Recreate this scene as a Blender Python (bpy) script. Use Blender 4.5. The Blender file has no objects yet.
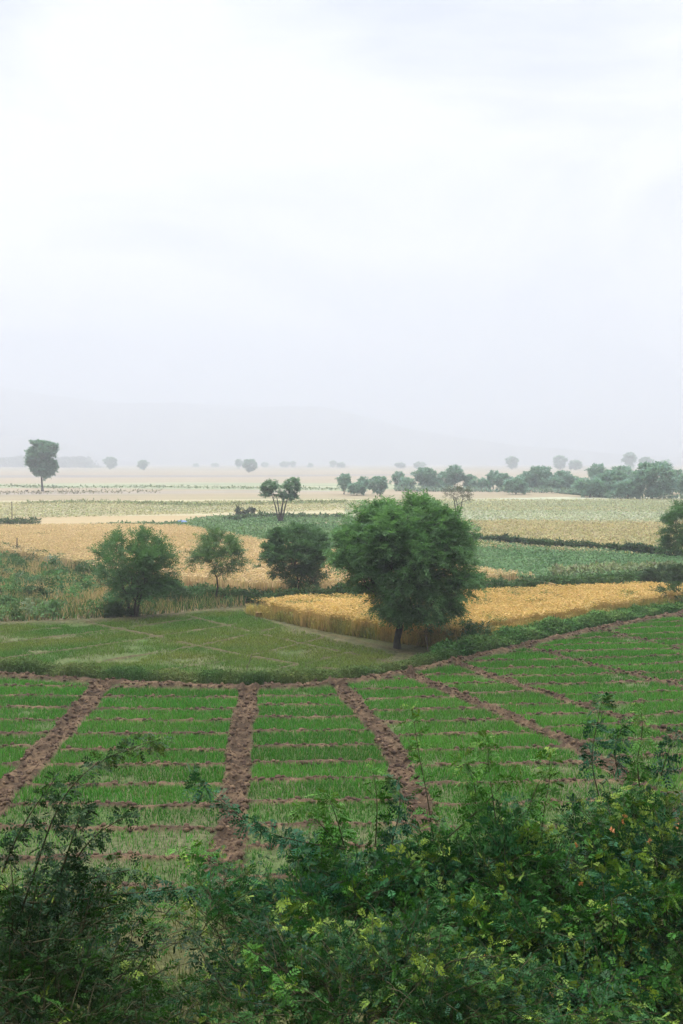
import bpy, bmesh, math, random
import numpy as np
from math import radians as R

# ------------------------------------------------------------------ scene, camera, world, sun
scn = bpy.context.scene
col = scn.collection
rng = np.random.default_rng(7)
random.seed(7)

H = 8.0            # eye height above the fields
LENS = 35.0
F = LENS / 36.0 * 1024.0
PITCH = math.atan(50.0 / F)

cam_d = bpy.data.cameras.new('camera')
cam_d.sensor_fit = 'VERTICAL'
cam_d.sensor_height = 36.0
cam_d.lens = LENS
cam_d.clip_start = 0.05
cam_d.clip_end = 9000.0
cam = bpy.data.objects.new('camera', cam_d)
cam.location = (0, 0, H)
cam.rotation_euler = (math.pi / 2 - PITCH, 0, 0)
col.objects.link(cam)
scn.camera = cam

SUN_EL, SUN_AZ = 58.0, -55.0      # degrees; azimuth measured from the view direction, negative = left

world = bpy.data.worlds.new('World')
scn.world = world
world.use_nodes = True
wt = world.node_tree
wt.nodes.clear()
wn = wt.nodes.new
wl = wt.links.new
out = wn('ShaderNodeOutputWorld')
bg = wn('ShaderNodeBackground')
bg.inputs['Strength'].default_value = 0.1
sky = wn('ShaderNodeTexSky')
sky.sky_type = 'NISHITA'
sky.sun_disc = False
sky.sun_elevation = R(SUN_EL)
sky.sun_rotation = R(SUN_AZ)
sky.air_density = 1.5
sky.dust_density = 4.0
tc = wn('ShaderNodeTexCoord')
sep = wn('ShaderNodeSeparateXYZ')
wl(tc.outputs['Generated'], sep.inputs[0])
ramp = wn('ShaderNodeValToRGB')          # overcast layer: brighter towards the zenith
ramp.color_ramp.elements[0].position = 0.0
ramp.color_ramp.elements[0].color = (0.265, 0.268, 0.279, 1)
e = ramp.color_ramp.elements.new(0.2); e.color = (0.375, 0.373, 0.370, 1)
e = ramp.color_ramp.elements.new(0.46); e.color = (0.315, 0.329, 0.352, 1)
e = ramp.color_ramp.elements.new(0.64); e.color = (1.2, 1.22, 1.27, 1)
ramp.color_ramp.elements[-1].position = 1.0
ramp.color_ramp.elements[-1].color = (2.7, 2.72, 2.78, 1)
wl(sep.outputs['Z'], ramp.inputs[0])
# cloud banks
mp = wn('ShaderNodeMapping')
mp.inputs['Scale'].default_value = (1.0, 1.0, 2.4)
wl(tc.outputs['Generated'], mp.inputs[0])
nz = wn('ShaderNodeTexNoise')
nz.inputs['Scale'].default_value = 2.1
nz.inputs['Detail'].default_value = 6.0
nz.inputs['Roughness'].default_value = 0.52
nz.inputs['Distortion'].default_value = 0.5
wl(mp.outputs[0], nz.inputs['Vector'])
mr = wn('ShaderNodeMapRange')
mr.inputs['From Min'].default_value = 0.33
mr.inputs['From Max'].default_value = 0.58
mr.inputs['To Min'].default_value = 0.0
mr.inputs['To Max'].default_value = 1.0
wl(nz.outputs['Fac'], mr.inputs['Value'])
cl = wn('ShaderNodeMix'); cl.data_type = 'RGBA'
cl.inputs[6].default_value = (13.2, 14.5, 16.8, 1)
cl.inputs[7].default_value = (25.8, 25.4, 24.7, 1)
wl(mr.outputs[0], cl.inputs[0])
mul = wn('ShaderNodeMix'); mul.data_type = 'RGBA'; mul.blend_type = 'MULTIPLY'
mul.inputs[0].default_value = 1.0
wl(ramp.outputs[0], mul.inputs[6]); wl(cl.outputs[2], mul.inputs[7])
mixs = wn('ShaderNodeMix'); mixs.data_type = 'RGBA'
mixs.inputs[0].default_value = 0.93
wl(sky.outputs[0], mixs.inputs[6]); wl(mul.outputs[2], mixs.inputs[7])
wl(mixs.outputs[2], bg.inputs['Color'])
wl(bg.outputs[0], out.inputs['Surface'])

sun_d = bpy.data.lights.new('sun', 'SUN')
sun_d.energy = 1.5
sun_d.angle = R(25)
sun_d.color = (1.0, 0.97, 0.92)
sun = bpy.data.objects.new('sun', sun_d)
az, el = R(SUN_AZ), R(SUN_EL)
sdir = np.array([math.sin(az) * math.cos(el), math.cos(az) * math.cos(el), math.sin(el)])
from mathutils import Vector
sun.rotation_euler = Vector(sdir).to_track_quat('Z', 'Y').to_euler()
sun.location = (-20, 10, 60)
col.objects.link(sun)

vs = scn.view_settings
vs.view_transform = 'Standard'
vs.look = 'None'
vs.exposure = 0.28
vs.gamma = 1.0
vs.use_curve_mapping = False
scn.cycles.max_bounces = 10
scn.cycles.diffuse_bounces = 3
scn.cycles.transmission_bounces = 4
scn.cycles.volume_bounces = 3
scn.cycles.use_denoising = True

# ------------------------------------------------------------------ helpers
cp, sp_ = math.cos(PITCH), math.sin(PITCH)

def ray(px, py):
    u = (np.asarray(px, float) - 341.5) / F
    v = (512.0 - np.asarray(py, float)) / F
    return u, cp + v * sp_, -sp_ + v * cp

def G(px, py, z=0.0):
    """where the sight line through a pixel meets the level z"""
    dx, dy, dz = ray(px, py)
    t = (z - H) / dz
    return np.array([dx * t, dy * t]).T

def P(px, py, D):
    """the point at distance D ahead on the sight line through a pixel"""
    dx, dy, dz = ray(px, py)
    t = D / dy
    return np.array([dx * t, D, H + dz * t])

def GP(pts, z=0.0):
    a = np.array(pts, float)
    return G(a[:, 0], a[:, 1], z)

def hash2(ix, iy, seed):
    h = (ix.astype(np.int64) * 374761393 + iy.astype(np.int64) * 668265263 + seed * 1442695041) & 0xFFFFFFFF
    h = ((h ^ (h >> 13)) * 1274126177) & 0xFFFFFFFF
    return ((h ^ (h >> 16)) & 0xFFFFFF) / float(0xFFFFFF)

def vnoise(x, y, scale, seed=0, octaves=1, gain=0.5):
    tot = np.zeros_like(x, float); amp = 1.0; norm = 0.0
    for o in range(octaves):
        X = x / scale * 2 ** o + 17.3 * o; Y = y / scale * 2 ** o - 9.1 * o
        ix = np.floor(X); iy = np.floor(Y)
        fx = X - ix; fy = Y - iy
        fx = fx * fx * (3 - 2 * fx); fy = fy * fy * (3 - 2 * fy)
        a = hash2(ix, iy, seed + o); b = hash2(ix + 1, iy, seed + o)
        c = hash2(ix, iy + 1, seed + o); d = hash2(ix + 1, iy + 1, seed + o)
        tot += amp * ((a * (1 - fx) + b * fx) * (1 - fy) + (c * (1 - fx) + d * fx) * fy)
        norm += amp; amp *= gain
    return tot / norm

def in_poly(x, y, poly):
    inside = np.zeros(x.shape, bool)
    n = len(poly); j = n - 1
    for i in range(n):
        xi, yi = poly[i]; xj, yj = poly[j]
        c = ((yi > y) != (yj > y)) & (x < (xj - xi) * (y - yi) / (yj - yi + 1e-12) + xi)
        inside ^= c; j = i
    return inside

def line_dist(x, y, line):
    best = np.full(x.shape, 1e9)
    for (ax, ay), (bx, by) in zip(line[:-1], line[1:]):
        dx, dy = bx - ax, by - ay
        t = np.clip(((x - ax) * dx + (y - ay) * dy) / (dx * dx + dy * dy + 1e-12), 0, 1)
        best = np.minimum(best, np.hypot(x - ax - t * dx, y - ay - t * dy))
    return best

def smooth(a, b, x):
    t = np.clip((x - a) / (b - a), 0, 1)
    return t * t * (3 - 2 * t)

def sample_poly(poly, n):
    poly = np.asarray(poly)
    lo, hi = poly.min(0), poly.max(0)
    res = np.zeros((0, 2))
    while len(res) < n:
        q = rng.uniform(lo, hi, (max(n * 2, 1000), 2))
        res = np.vstack([res, q[in_poly(q[:, 0], q[:, 1], poly)]])
    return res[:n]

def unit(v):
    return v / (np.linalg.norm(v, axis=-1, keepdims=True) + 1e-9)

def mesh_np(name, verts, faces_list, cols=None, smooth_shade=False):
    """faces_list: list of (n,k) index arrays"""
    me = bpy.data.meshes.new(name)
    verts = np.asarray(verts, np.float32)
    me.vertices.add(len(verts))
    me.vertices.foreach_set('co', verts.ravel())
    idx = np.concatenate([f.ravel() for f in faces_list]).astype(np.int32)
    tot = np.concatenate([np.full(len(f), f.shape[1], np.int32) for f in faces_list])
    start = np.concatenate([[0], np.cumsum(tot)[:-1]]).astype(np.int32)
    me.loops.add(len(idx)); me.loops.foreach_set('vertex_index', idx)
    me.polygons.add(len(tot))
    me.polygons.foreach_set('loop_start', start)
    me.polygons.foreach_set('loop_total', tot)
    if smooth_shade:
        me.polygons.foreach_set('use_smooth', np.ones(len(tot), bool))
    me.update(calc_edges=True)
    if cols is not None:
        at = me.color_attributes.new('Col', 'FLOAT_COLOR', 'POINT')
        c4 = np.ones((len(verts), 4), np.float32); c4[:, :3] = cols
        at.data.foreach_set('color', c4.ravel())
    return me

def link(name, me, mat, parent=None):
    o = bpy.data.objects.new(name, me)
    if mat is not None and len(me.materials) == 0:
        me.materials.append(mat)
    col.objects.link(o)
    if parent is not None:
        o.parent = parent
    return o

def tag(o, label, cat, group=None, kind=None):
    o['label'] = label; o['category'] = cat
    if group: o['group'] = group
    if kind: o['kind'] = kind
    return o

def empty(name, loc):
    o = bpy.data.objects.new(name, None)
    o.empty_display_size = 0.3
    o.location = loc
    col.objects.link(o)
    return o

# ------------------------------------------------------------------ materials
def base_mat(name):
    m = bpy.data.materials.new(name); m.use_nodes = True
    nt = m.node_tree; nt.nodes.clear()
    o = nt.nodes.new('ShaderNodeOutputMaterial')
    b = nt.nodes.new('ShaderNodeBsdfPrincipled')
    nt.links.new(b.outputs[0], o.inputs['Surface'])
    return m, nt, o, b

def leaf_mat(name, rough=0.55, spec=0.3, trans=0.3):
    m, nt, o, b = base_mat(name)
    a = nt.nodes.new('ShaderNodeAttribute'); a.attribute_name = 'Col'
    b.inputs['Roughness'].default_value = rough
    b.inputs['Specular IOR Level'].default_value = spec
    nt.links.new(a.outputs['Color'], b.inputs['Base Color'])
    if trans > 0:
        t = nt.nodes.new('ShaderNodeBsdfTranslucent')
        g = nt.nodes.new('ShaderNodeMix'); g.data_type = 'RGBA'; g.blend_type = 'MULTIPLY'
        g.inputs[0].default_value = 1.0
        g.inputs[7].default_value = (1.15, 1.3, 0.7, 1)
        nt.links.new(a.outputs['Color'], g.inputs[6])
        nt.links.new(g.outputs[2], t.inputs['Color'])
        mx = nt.nodes.new('ShaderNodeMixShader'); mx.inputs[0].default_value = trans
        nt.links.new(b.outputs[0], mx.inputs[1]); nt.links.new(t.outputs[0], mx.inputs[2])
        nt.links.new(mx.outputs[0], o.inputs['Surface'])
    return m

def noise_mat(name, c0, c1, c2=None, scale=1.0, stretch=(1, 1, 1), detail=6, bump=0.0, rough=0.9, fine=None):
    """patchy surface from object-space noise"""
    m, nt, o, b = base_mat(name)
    tc = nt.nodes.new('ShaderNodeTexCoord')
    mp = nt.nodes.new('ShaderNodeMapping'); mp.inputs['Scale'].default_value = stretch
    nt.links.new(tc.outputs['Object'], mp.inputs[0])
    n = nt.nodes.new('ShaderNodeTexNoise')
    n.inputs['Scale'].default_value = scale; n.inputs['Detail'].default_value = detail
    n.inputs['Roughness'].default_value = 0.6
    nt.links.new(mp.outputs[0], n.inputs['Vector'])
    r = nt.nodes.new('ShaderNodeValToRGB')
    r.color_ramp.elements[0].position = 0.32; r.color_ramp.elements[0].color = (*c0, 1)
    r.color_ramp.elements[1].position = 0.68; r.color_ramp.elements[1].color = (*(c2 or c1), 1)
    if c2:
        q = r.color_ramp.elements.new(0.5); q.color = (*c1, 1)
    nt.links.new(n.outputs['Fac'], r.inputs[0])
    b.inputs['Roughness'].default_value = rough
    b.inputs['Specular IOR Level'].default_value = 0.15
    nt.links.new(r.outputs[0], b.inputs['Base Color'])
    if bump:
        bp = nt.nodes.new('ShaderNodeBump'); bp.inputs['Strength'].default_value = bump
        bp.inputs['Distance'].default_value = 0.3
        nt.links.new(n.outputs['Fac'], bp.inputs['Height'])
        nt.links.new(bp.outputs[0], b.inputs['Normal'])
    return m

def soil_attr_mat():
    m, nt, o, b = base_mat('tilled_soil')
    a = nt.nodes.new('ShaderNodeAttribute'); a.attribute_name = 'Col'
    tc = nt.nodes.new('ShaderNodeTexCoord')
    n = nt.nodes.new('ShaderNodeTexNoise'); n.inputs['Scale'].default_value = 9.0
    n.inputs['Detail'].default_value = 8.0; n.inputs['Roughness'].default_value = 0.7
    nt.links.new(tc.outputs['Object'], n.inputs['Vector'])
    mr = nt.nodes.new('ShaderNodeMapRange')
    mr.inputs['From Min'].default_value = 0.3; mr.inputs['From Max'].default_value = 0.7
    mr.inputs['To Min'].default_value = 0.35; mr.inputs['To Max'].default_value = 1.7  # low noise also sinks the bump; crevice shade set into the soil colour
    nt.links.new(n.outputs['Fac'], mr.inputs[0])
    g = nt.nodes.new('ShaderNodeMix'); g.data_type = 'RGBA'; g.blend_type = 'MULTIPLY'; g.inputs[0].default_value = 1
    nt.links.new(a.outputs['Color'], g.inputs[6]); nt.links.new(mr.outputs[0], g.inputs[7])
    nt.links.new(g.outputs[2], b.inputs['Base Color'])
    b.inputs['Roughness'].default_value = 0.95; b.inputs['Specular IOR Level'].default_value = 0.1
    bp = nt.nodes.new('ShaderNodeBump'); bp.inputs['Strength'].default_value = 0.7; bp.inputs['Distance'].default_value = 0.05
    nt.links.new(n.outputs['Fac'], bp.inputs['Height']); nt.links.new(bp.outputs[0], b.inputs['Normal'])
    return m

M_LEAF = leaf_mat('leaves', 0.55, 0.18, 0.38)
M_SHRUB = leaf_mat('shrub_leaves', 0.42, 0.13, 0.16)
M_GRASS = leaf_mat('grass_blades', 0.75, 0.06, 0.25)
M_STRAW = leaf_mat('ripe_straw', 0.8, 0.06, 0.3)
M_SOIL = soil_attr_mat()
M_BARK = noise_mat('bark', (0.03, 0.026, 0.022), (0.075, 0.065, 0.055), scale=6, stretch=(1, 1, .25), bump=0.5)
M_TWIG = noise_mat('green_twig', (0.04, 0.045, 0.022), (0.085, 0.075, 0.04), scale=20, bump=0.2)
M_WOOD = noise_mat('weathered_wood', (0.07, 0.055, 0.045), (0.16, 0.13, 0.1), scale=8, stretch=(1, 1, .2), bump=0.4)

# ------------------------------------------------------------------ vegetation builders
def jitter_cols(c, n, amt=0.15, hue=0.06):
    c = np.asarray(c, float)
    k = 1 + rng.normal(0, amt, (n, 1))
    h = 1 + rng.normal(0, hue, (n, 3))
    return np.clip(c * k * h, 0.004, 0.95)

def blade_arrays(pos, h, w, lean, cols, tip=1.25):
    n = len(pos)
    a = rng.uniform(0, 2 * np.pi, n); b = rng.uniform(0, 2 * np.pi, n)
    h = np.broadcast_to(h, (n,)); w = np.broadcast_to(w, (n,))
    d = np.stack([np.cos(a), np.sin(a), np.zeros(n)], 1) * (w / 2)[:, None]
    l = np.abs(rng.normal(0, lean, n)) * h
    t = pos + np.stack([np.cos(b) * l, np.sin(b) * l, h], 1)
    v = np.stack([pos - d, pos + d, t], 1).reshape(-1, 3)
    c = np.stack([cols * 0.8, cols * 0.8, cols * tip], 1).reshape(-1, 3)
    f = np.arange(3 * n).reshape(-1, 3)
    return v, f, np.clip(c, 0, 1)

def leaf_arrays(base, dirs, nrm, L, W, cols, fold=0.0):
    """rhombic leaves"""
    n = len(base)
    L = np.broadcast_to(L, (n,))[:, None]; W = np.broadcast_to(W, (n,))[:, None]
    d = unit(dirs); s = unit(np.cross(nrm, d)); nn = np.cross(d, s)
    mid = base + d * L * 0.48 + nn * W * fold
    v = np.stack([base, mid - s * W / 2, base + d * L, mid + s * W / 2], 1).reshape(-1, 3)
    f = np.arange(4 * n).reshape(-1, 4)
    c = np.repeat(cols, 4, 0)
    return v, f, c

def merge(parts):
    vs_, fs, cs, off = [], [], [], 0
    for v, f, c in parts:
        vs_.append(v); fs.append(f + off); cs.append(c); off += len(v)
    return np.concatenate(vs_), fs, np.concatenate(cs)

def twig_leaves(o, d, n, L, m, leafL, leafW, cols, droop=0.15, spread=0.85, jit=0.25, opposite=False, start=0.12, ntilt=0.35):
    """leaves in two rows along each twig; returns leaf base, dir, normal, colour"""
    N = len(o)
    L = np.broadcast_to(L, (N,))
    if opposite:
        t = np.repeat(np.linspace(start, 1, (m + 1) // 2), 2)[:m]
    else:
        t = np.linspace(start, 1, m)
    side = np.where(np.arange(m) % 2 == 0, 1.0, -1.0)
    b = unit(np.cross(n, d))
    T = t[None, :, None]
    pos = o[:, None] + d[:, None] * L[:, None, None] * T
    pos[..., 2] -= droop * L[:, None] * t[None] ** 2
    dr = d[:, None] * (1 - spread * 0.55) + b[:, None] * side[None, :, None] * spread
    dr = dr + rng.normal(0, jit, dr.shape)
    dr[..., 2] -= droop * 0.6
    nn = n[:, None] + rng.normal(0, ntilt, dr.shape)
    c = np.repeat(cols[:, None], m, 1) * (1 + rng.normal(0, 0.1, (N, m, 1)))
    return pos.reshape(-1, 3), unit(dr).reshape(-1, 3), unit(nn).reshape(-1, 3), np.clip(c.reshape(-1, 3), .003, .95)

def tube_arrays(paths, sides=6):
    """paths: list of (pts (k,3), radii (k,))"""
    V, Fq, off = [], [], 0
    ang = np.linspace(0, 2 * np.pi, sides, endpoint=False)
    for pts, rad in paths:
        pts = np.asarray(pts, float); k = len(pts)
        tan = np.gradient(pts, axis=0); tan = unit(tan)
        ref = np.array([0.31, 0.87, 0.2]); ref = np.where(np.abs((tan * unit(ref)).sum(1))[:, None] > 0.95, np.array([1.0, 0, 0]), ref)
        u = unit(np.cross(tan, ref)); w = np.cross(tan, u)
        ring = pts[:, None] + (u[:, None] * np.cos(ang)[None, :, None] + w[:, None] * np.sin(ang)[None, :, None]) * np.asarray(rad)[:, None, None]
        V.append(ring.reshape(-1, 3))
        i = np.arange(k - 1)[:, None] * sides + np.arange(sides)[None]
        j = np.arange(k - 1)[:, None] * sides + (np.arange(sides)[None] + 1) % sides
        Fq.append(np.stack([i, j, j + sides, i + sides], -1).reshape(-1, 4) + off)
        off += k * sides
    return np.concatenate(V), [np.concatenate(Fq)]

def skeleton(root, fork, nodes, r_tip=0.008, r_max=0.15, wob=0.05, power=2.4, trunk_pts=3):
    """join the crown nodes to the trunk by shortest growth; returns tube paths and each node's parent direction"""
    k0 = [np.array(root) + (np.array(fork) - np.array(root)) * s for s in np.linspace(0, 1, trunk_pts + 1)]
    for i in range(1, trunk_pts):
        k0[i] = k0[i] + np.append(rng.normal(0, wob, 2), 0)
    pos = list(k0); par = [-1] + list(range(trunk_pts))
    plen = [0.0]
    for i in range(1, trunk_pts + 1):
        plen.append(plen[-1] + np.linalg.norm(pos[i] - pos[i - 1]))
    order = np.argsort(np.linalg.norm(nodes - fork, axis=1))
    idx = np.zeros(len(nodes), int)
    for q in order:
        A = np.array(pos[1:]); dist = np.linalg.norm(A - nodes[q], axis=1)
        cost = dist + 0.35 * np.array(plen[1:]) + np.where(A[:, 2] > nodes[q][2] + 0.15, 0.4, 0)
        p = int(np.argmin(cost)) + 1
        if dist[p - 1] > 0.5:
            mid = (pos[p] + nodes[q]) / 2 + rng.normal(0, wob * 1.4, 3)
            pos.append(mid); par.append(p); plen.append(plen[p] + dist[p - 1] / 2); p = len(pos) - 1
        pos.append(nodes[q]); par.append(p); plen.append(plen[p] + np.linalg.norm(pos[p] - nodes[q]))
        idx[q] = len(pos) - 1
    n = len(pos); w = np.zeros(n); child = [[] for _ in range(n)]
    for i in range(n):
        if par[i] >= 0: child[par[i]].append(i)
    dep = np.array(plen)
    for i in np.argsort(-dep):
        if not child[i]: w[i] = 1.0
        else: w[i] += sum(w[c] for c in child[i])
    rad = r_tip * w ** (1 / power)
    rad = rad * min(1.0, r_max / rad.max()) if rad.max() > r_max else rad
    rad[:trunk_pts + 1] = np.maximum(rad[:trunk_pts + 1], np.linspace(r_max, r_max * .72, trunk_pts + 1))
    paths = []
    stack = [(0, None)]
    while stack:
        s, frm = stack.pop()
        pts, rr = ([pos[frm], pos[s]], [min(rad[frm], rad[s] * 1.15), rad[s]]) if frm is not None else ([pos[s]], [rad[s] * 1.35])
        c = s
        while child[c]:
            ch = sorted(child[c], key=lambda z: -w[z])
            for o_ in ch[1:]: stack.append((o_, c))
            pts.append(pos[ch[0]]); rr.append(rad[ch[0]]); c = ch[0]
        if len(pts) > 1: paths.append((np.array(pts), np.array(rr)))
    pd = np.array([pos[i] - pos[par[i]] for i in idx])
    return paths, unit(pd)

def lobe_nodes(lobes, n, shell=0.55):
    lobes = np.array(lobes, float)
    vol = lobes[:, 3] * lobes[:, 4] * lobes[:, 5]
    k = rng.choice(len(lobes), n, p=vol / vol.sum())
    d = unit(rng.normal(0, 1, (n, 3)))
    r = rng.uniform(0, 1, n) ** (1 / 3) * (1 - shell) + shell * rng.uniform(0.75, 1.0, n)
    return lobes[k, :3] + d * r[:, None] * lobes[k, 3:6], d

def make_tree(name, label, cat, base, lobes, fork, n_nodes, twigs, leaves, leafL, leafW, colr, colr2=None, trunk_r=0.12,
              twigL=0.5, droop=0.25, group=None, tip_light=0.35, clump=.15, zmin=.12, shell=0.6, upb=0.3, extra_trunks=(), sides=6, mat=None):
    """lobes and fork in metres from the foot of the trunk"""
    root = empty(name, base)
    tag(root, label, cat, group)
    ncl = max(10, int(n_nodes / 2.6))
    cen_, _ = lobe_nodes(lobes, ncl, shell)
    kcl = rng.integers(0, ncl, n_nodes)
    cs = clump * np.mean(np.array(lobes)[:, 3:5])
    nodes = cen_[kcl] + rng.normal(0, 1, (n_nodes, 3)) * np.array([cs, cs, cs * .5])
    nodes[:, 2] = np.where(nodes[:, 2] < zmin, zmin + rng.uniform(0, .5, n_nodes), nodes[:, 2])
    paths, pd = skeleton(np.array([0, 0, -0.08]), np.array(fork, float), nodes, r_tip=trunk_r * 0.075, r_max=trunk_r)
    for et in extra_trunks:
        et = np.array(et, float)
        paths.append((np.vstack([[et[0] * .15, et[1] * .15, -0.05], et * .5 + rng.normal(0, .03, 3), et]), np.array([trunk_r * .8, trunk_r * .6, trunk_r * .3])))
    tv, tf = tube_arrays(paths, sides)
    link('trunk', mesh_np(name + '_trunk', tv, tf, smooth_shade=True), M_BARK, root)
    N = n_nodes * twigs
    o = np.repeat(nodes, twigs, 0) + rng.normal(0, 0.06, (N, 3))
    cen = np.average(np.array(lobes)[:, :3], axis=0, weights=np.array(lobes)[:, 3])
    outd = unit(nodes - cen + np.array([0, 0, upb]))
    d = unit(np.repeat(unit(outd * 1.0 + pd * 0.5), twigs, 0) + rng.normal(0, 0.55, (N, 3)))
    n = unit(np.array([0, 0, 1.0]) + rng.normal(0, 0.35, (N, 3)))
    n = unit(n - d * (n * d).sum(1, keepdims=True))
    zz = np.array(lobes)
    zlo, zhi = (zz[:, 2] - zz[:, 5]).min(), (zz[:, 2] + zz[:, 5]).max()
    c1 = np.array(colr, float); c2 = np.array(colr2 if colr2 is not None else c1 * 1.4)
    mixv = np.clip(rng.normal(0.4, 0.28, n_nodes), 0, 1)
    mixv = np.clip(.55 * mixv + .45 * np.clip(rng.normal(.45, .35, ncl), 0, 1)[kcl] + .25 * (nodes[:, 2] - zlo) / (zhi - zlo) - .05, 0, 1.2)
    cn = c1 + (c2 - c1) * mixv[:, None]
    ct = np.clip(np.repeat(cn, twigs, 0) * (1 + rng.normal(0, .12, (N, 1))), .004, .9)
    TL = twigL * rng.uniform(0.6, 1.25, N)
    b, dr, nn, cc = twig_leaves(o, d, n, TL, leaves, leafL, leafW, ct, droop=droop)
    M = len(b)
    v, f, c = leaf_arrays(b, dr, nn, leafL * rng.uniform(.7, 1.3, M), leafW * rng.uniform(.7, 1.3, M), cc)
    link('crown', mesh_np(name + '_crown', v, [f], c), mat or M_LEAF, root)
    return root

def dup(root, loc, scale=1.0, rotz=0.0, label=None, squash=1.0):
    r = root.copy(); col.objects.link(r)
    r.location = loc; r.rotation_euler = (0, 0, rotz); r.scale = (scale * squash, scale * squash, scale)
    if label: r['label'] = label
    for ch in list(root.children):
        c = ch.copy(); col.objects.link(c); c.parent = r
    return r

# ------------------------------------------------------------------ the ground
def slope_z(x, y):
    s = 6.4 * (1 - y / 12.6)
    z = np.where(y < 0, 6.4 - 0.2 * y + 1.25 * np.maximum(-y - 1.5, 0), np.maximum(s, -0.25))  # unseen bank behind the camera, steepened to keep sky light off the shrubs
    z = z + 0.35 * (vnoise(x, y, 2.2, 5, 3) - 0.5) * smooth(13.0, 9.0, y)
    return np.minimum(z, 55 + 6 * vnoise(x, y, 20, 8, 2))

def grid_mesh(name, xs, ys, zfun, cfun=None):
    X, Y = np.meshgrid(xs, ys)
    Z = zfun(X, Y)
    v = np.stack([X, Y, Z], -1).reshape(-1, 3)
    nx, ny = len(xs), len(ys)
    i = (np.arange(ny - 1)[:, None] * nx + np.arange(nx - 1)[None]).ravel()
    f = np.stack([i, i + 1, i + nx + 1, i + nx], 1)
    c = cfun(X, Y).reshape(-1, 3) if cfun else None
    return mesh_np(name, v, [f], c, smooth_shade=True)

M_GROUND = noise_mat('plain', (0.20, 0.165, 0.10), (0.25, 0.205, 0.125), (0.16, 0.18, 0.09), scale=0.03, stretch=(0.35, 1.6, 1), detail=8)
gx = np.concatenate([[-6400, -3000, -1500, -700], np.linspace(-400, 400, 41), [700, 1500, 3000, 6400]])
gy = np.concatenate([np.linspace(11.5, 100, 30), np.linspace(120, 800, 40), [1000, 1500, 2200, 3700, 5000, 6500]])
g = link('ground', grid_mesh('ground', gx, gy, lambda x, y: np.full_like(x, -0.10)), M_GROUND)
tag(g, 'flat dry plain of pale stubble fields reaching to the horizon', 'ground', kind='structure')

M_SLOPE = noise_mat('slope_soil', (0.035, 0.04, 0.018), (0.07, 0.065, 0.035), (0.11, 0.085, 0.055), scale=1.2, bump=0.4)
sx = np.concatenate([np.linspace(-160, -16, 25), np.linspace(-15, 15, 76), np.linspace(16, 160, 25)])
sy = np.concatenate([np.linspace(-120, -4, 40), np.linspace(-3.5, 13.2, 60)])
g = link('hillside', grid_mesh('hillside', sx, sy, slope_z), M_SLOPE)
tag(g, 'weedy earth slope dropping to the fields beneath the viewpoint, steepened unseen behind it to block sky light', 'hillside', kind='structure')

# ---- near plots: furrows, bunds, dike
DK = np.array([(-40, 40.5), (-26, 39.6), (-20, 38.8), (-12.8, 37.3), (-7.95, 35.8), (-3.2, 35.0), (-0.05, 35.6), (3.46, 38.6), (7.8, 43.2), (12.3, 47.6), (18, 52.7), (26, 58.5), (34, 63)])
_dx = np.linspace(-40, 34, 600); _dy = np.interp(_dx, DK[:, 0], DK[:, 1]); _dy = np.convolve(np.pad(_dy, 20, mode='edge'), np.ones(41) / 41, 'valid')
def dike_y(x): return np.interp(x, _dx, _dy)

def furrow(pts):
    w = GP(pts); w = w[np.argsort(w[:, 1])]
    return w
FUR = [  # (sight points far to near, half width)
    (np.array([(-15.2, 12), (-14.6, 24), (-14.8, 39)]), 0.5),
    (np.array([(-7.7, 12), (-7.95, 19.5), (-8.1, 23.5), (-8.25, 29), (-8.55, 36)]), 0.50),
    (np.array([(-2.0, 12), (-2.3, 19.5), (-2.62, 24), (-2.95, 29), (-3.25, 35.5)]), 0.44),
    (np.array([(2.1, 12), (1.95, 19), (1.75, 23.5), (1.28, 28.6), (0.5, 32.2), (-0.25, 36)]), 0.42),
    (np.array([(8.4, 12), (7.9, 20), (7.2, 25), (6.4, 28.1), (4.6, 32.2), (2.3, 37.4)]), 0.42),
    (np.array([(14, 12), (12.2, 22), (9.9, 28.6), (8.2, 31.6), (6.3, 35.2), (4.3, 39.4)]), 0.34),
    (np.array([(19, 16), (15.5, 26.5), (12.0, 34.9), (9.9, 38.6), (7.6, 43.2)]), 0.30),
    (np.array([(24, 22), (19.2, 33), (15.6, 40.5), (13.5, 44), (11.9, 47.6)]), 0.26),
    (np.array([(27, 32), (22.5, 41), (19, 47.5), (17, 52)]), 0.26),
]
BUND0 = [18.1, 18.4, 18.20, 18.75, 18.3, 18.9, 18.5, 18.2, 18.6, 18.3]
TILT = [0.0, 0.0, 0.0, 0.02, 0.06, 0.10, 0.14, 0.18, 0.2, 0.2]
PITCHB = 1.5

def chaikin(a, k=3):
    a = np.asarray(a, float)
    for _ in range(k):
        q = a[:-1] * .75 + a[1:] * .25; r = a[:-1] * .25 + a[1:] * .75
        a = np.vstack([a[:1], np.stack([q, r], 1).reshape(-1, 2), a[-1:]])
    return a
MID_LINES = [(chaikin(GP(l)), w * .62) for l, w in [
    ([(-60, 650), (40, 640), (130, 628), (200, 619)], .15), ([(-60, 668), (30, 656), (130, 642), (235, 625)], .17),
    ([(30, 673), (120, 660), (210, 645), (275, 629)], .17), ([(120, 678), (200, 666), (270, 652), (322, 639)], .16),
    ([(220, 681), (290, 668), (352, 653)], .15), ([(75, 621), (140, 634), (240, 656), (340, 672), (385, 676)], .24),
    ([(190, 617), (280, 640), (400, 665)], .16), ([(-60, 634), (0, 633), (60, 629)], .15)]]
EDGE_A = GP([(-150, 629), (0, 625), (70, 624), (130, 620), (180, 616), (215, 611.5), (248, 612)])
PATH_W = GP([(244, 611), (272, 621), (310, 633), (350, 643), (390, 652), (425, 660)])
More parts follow.
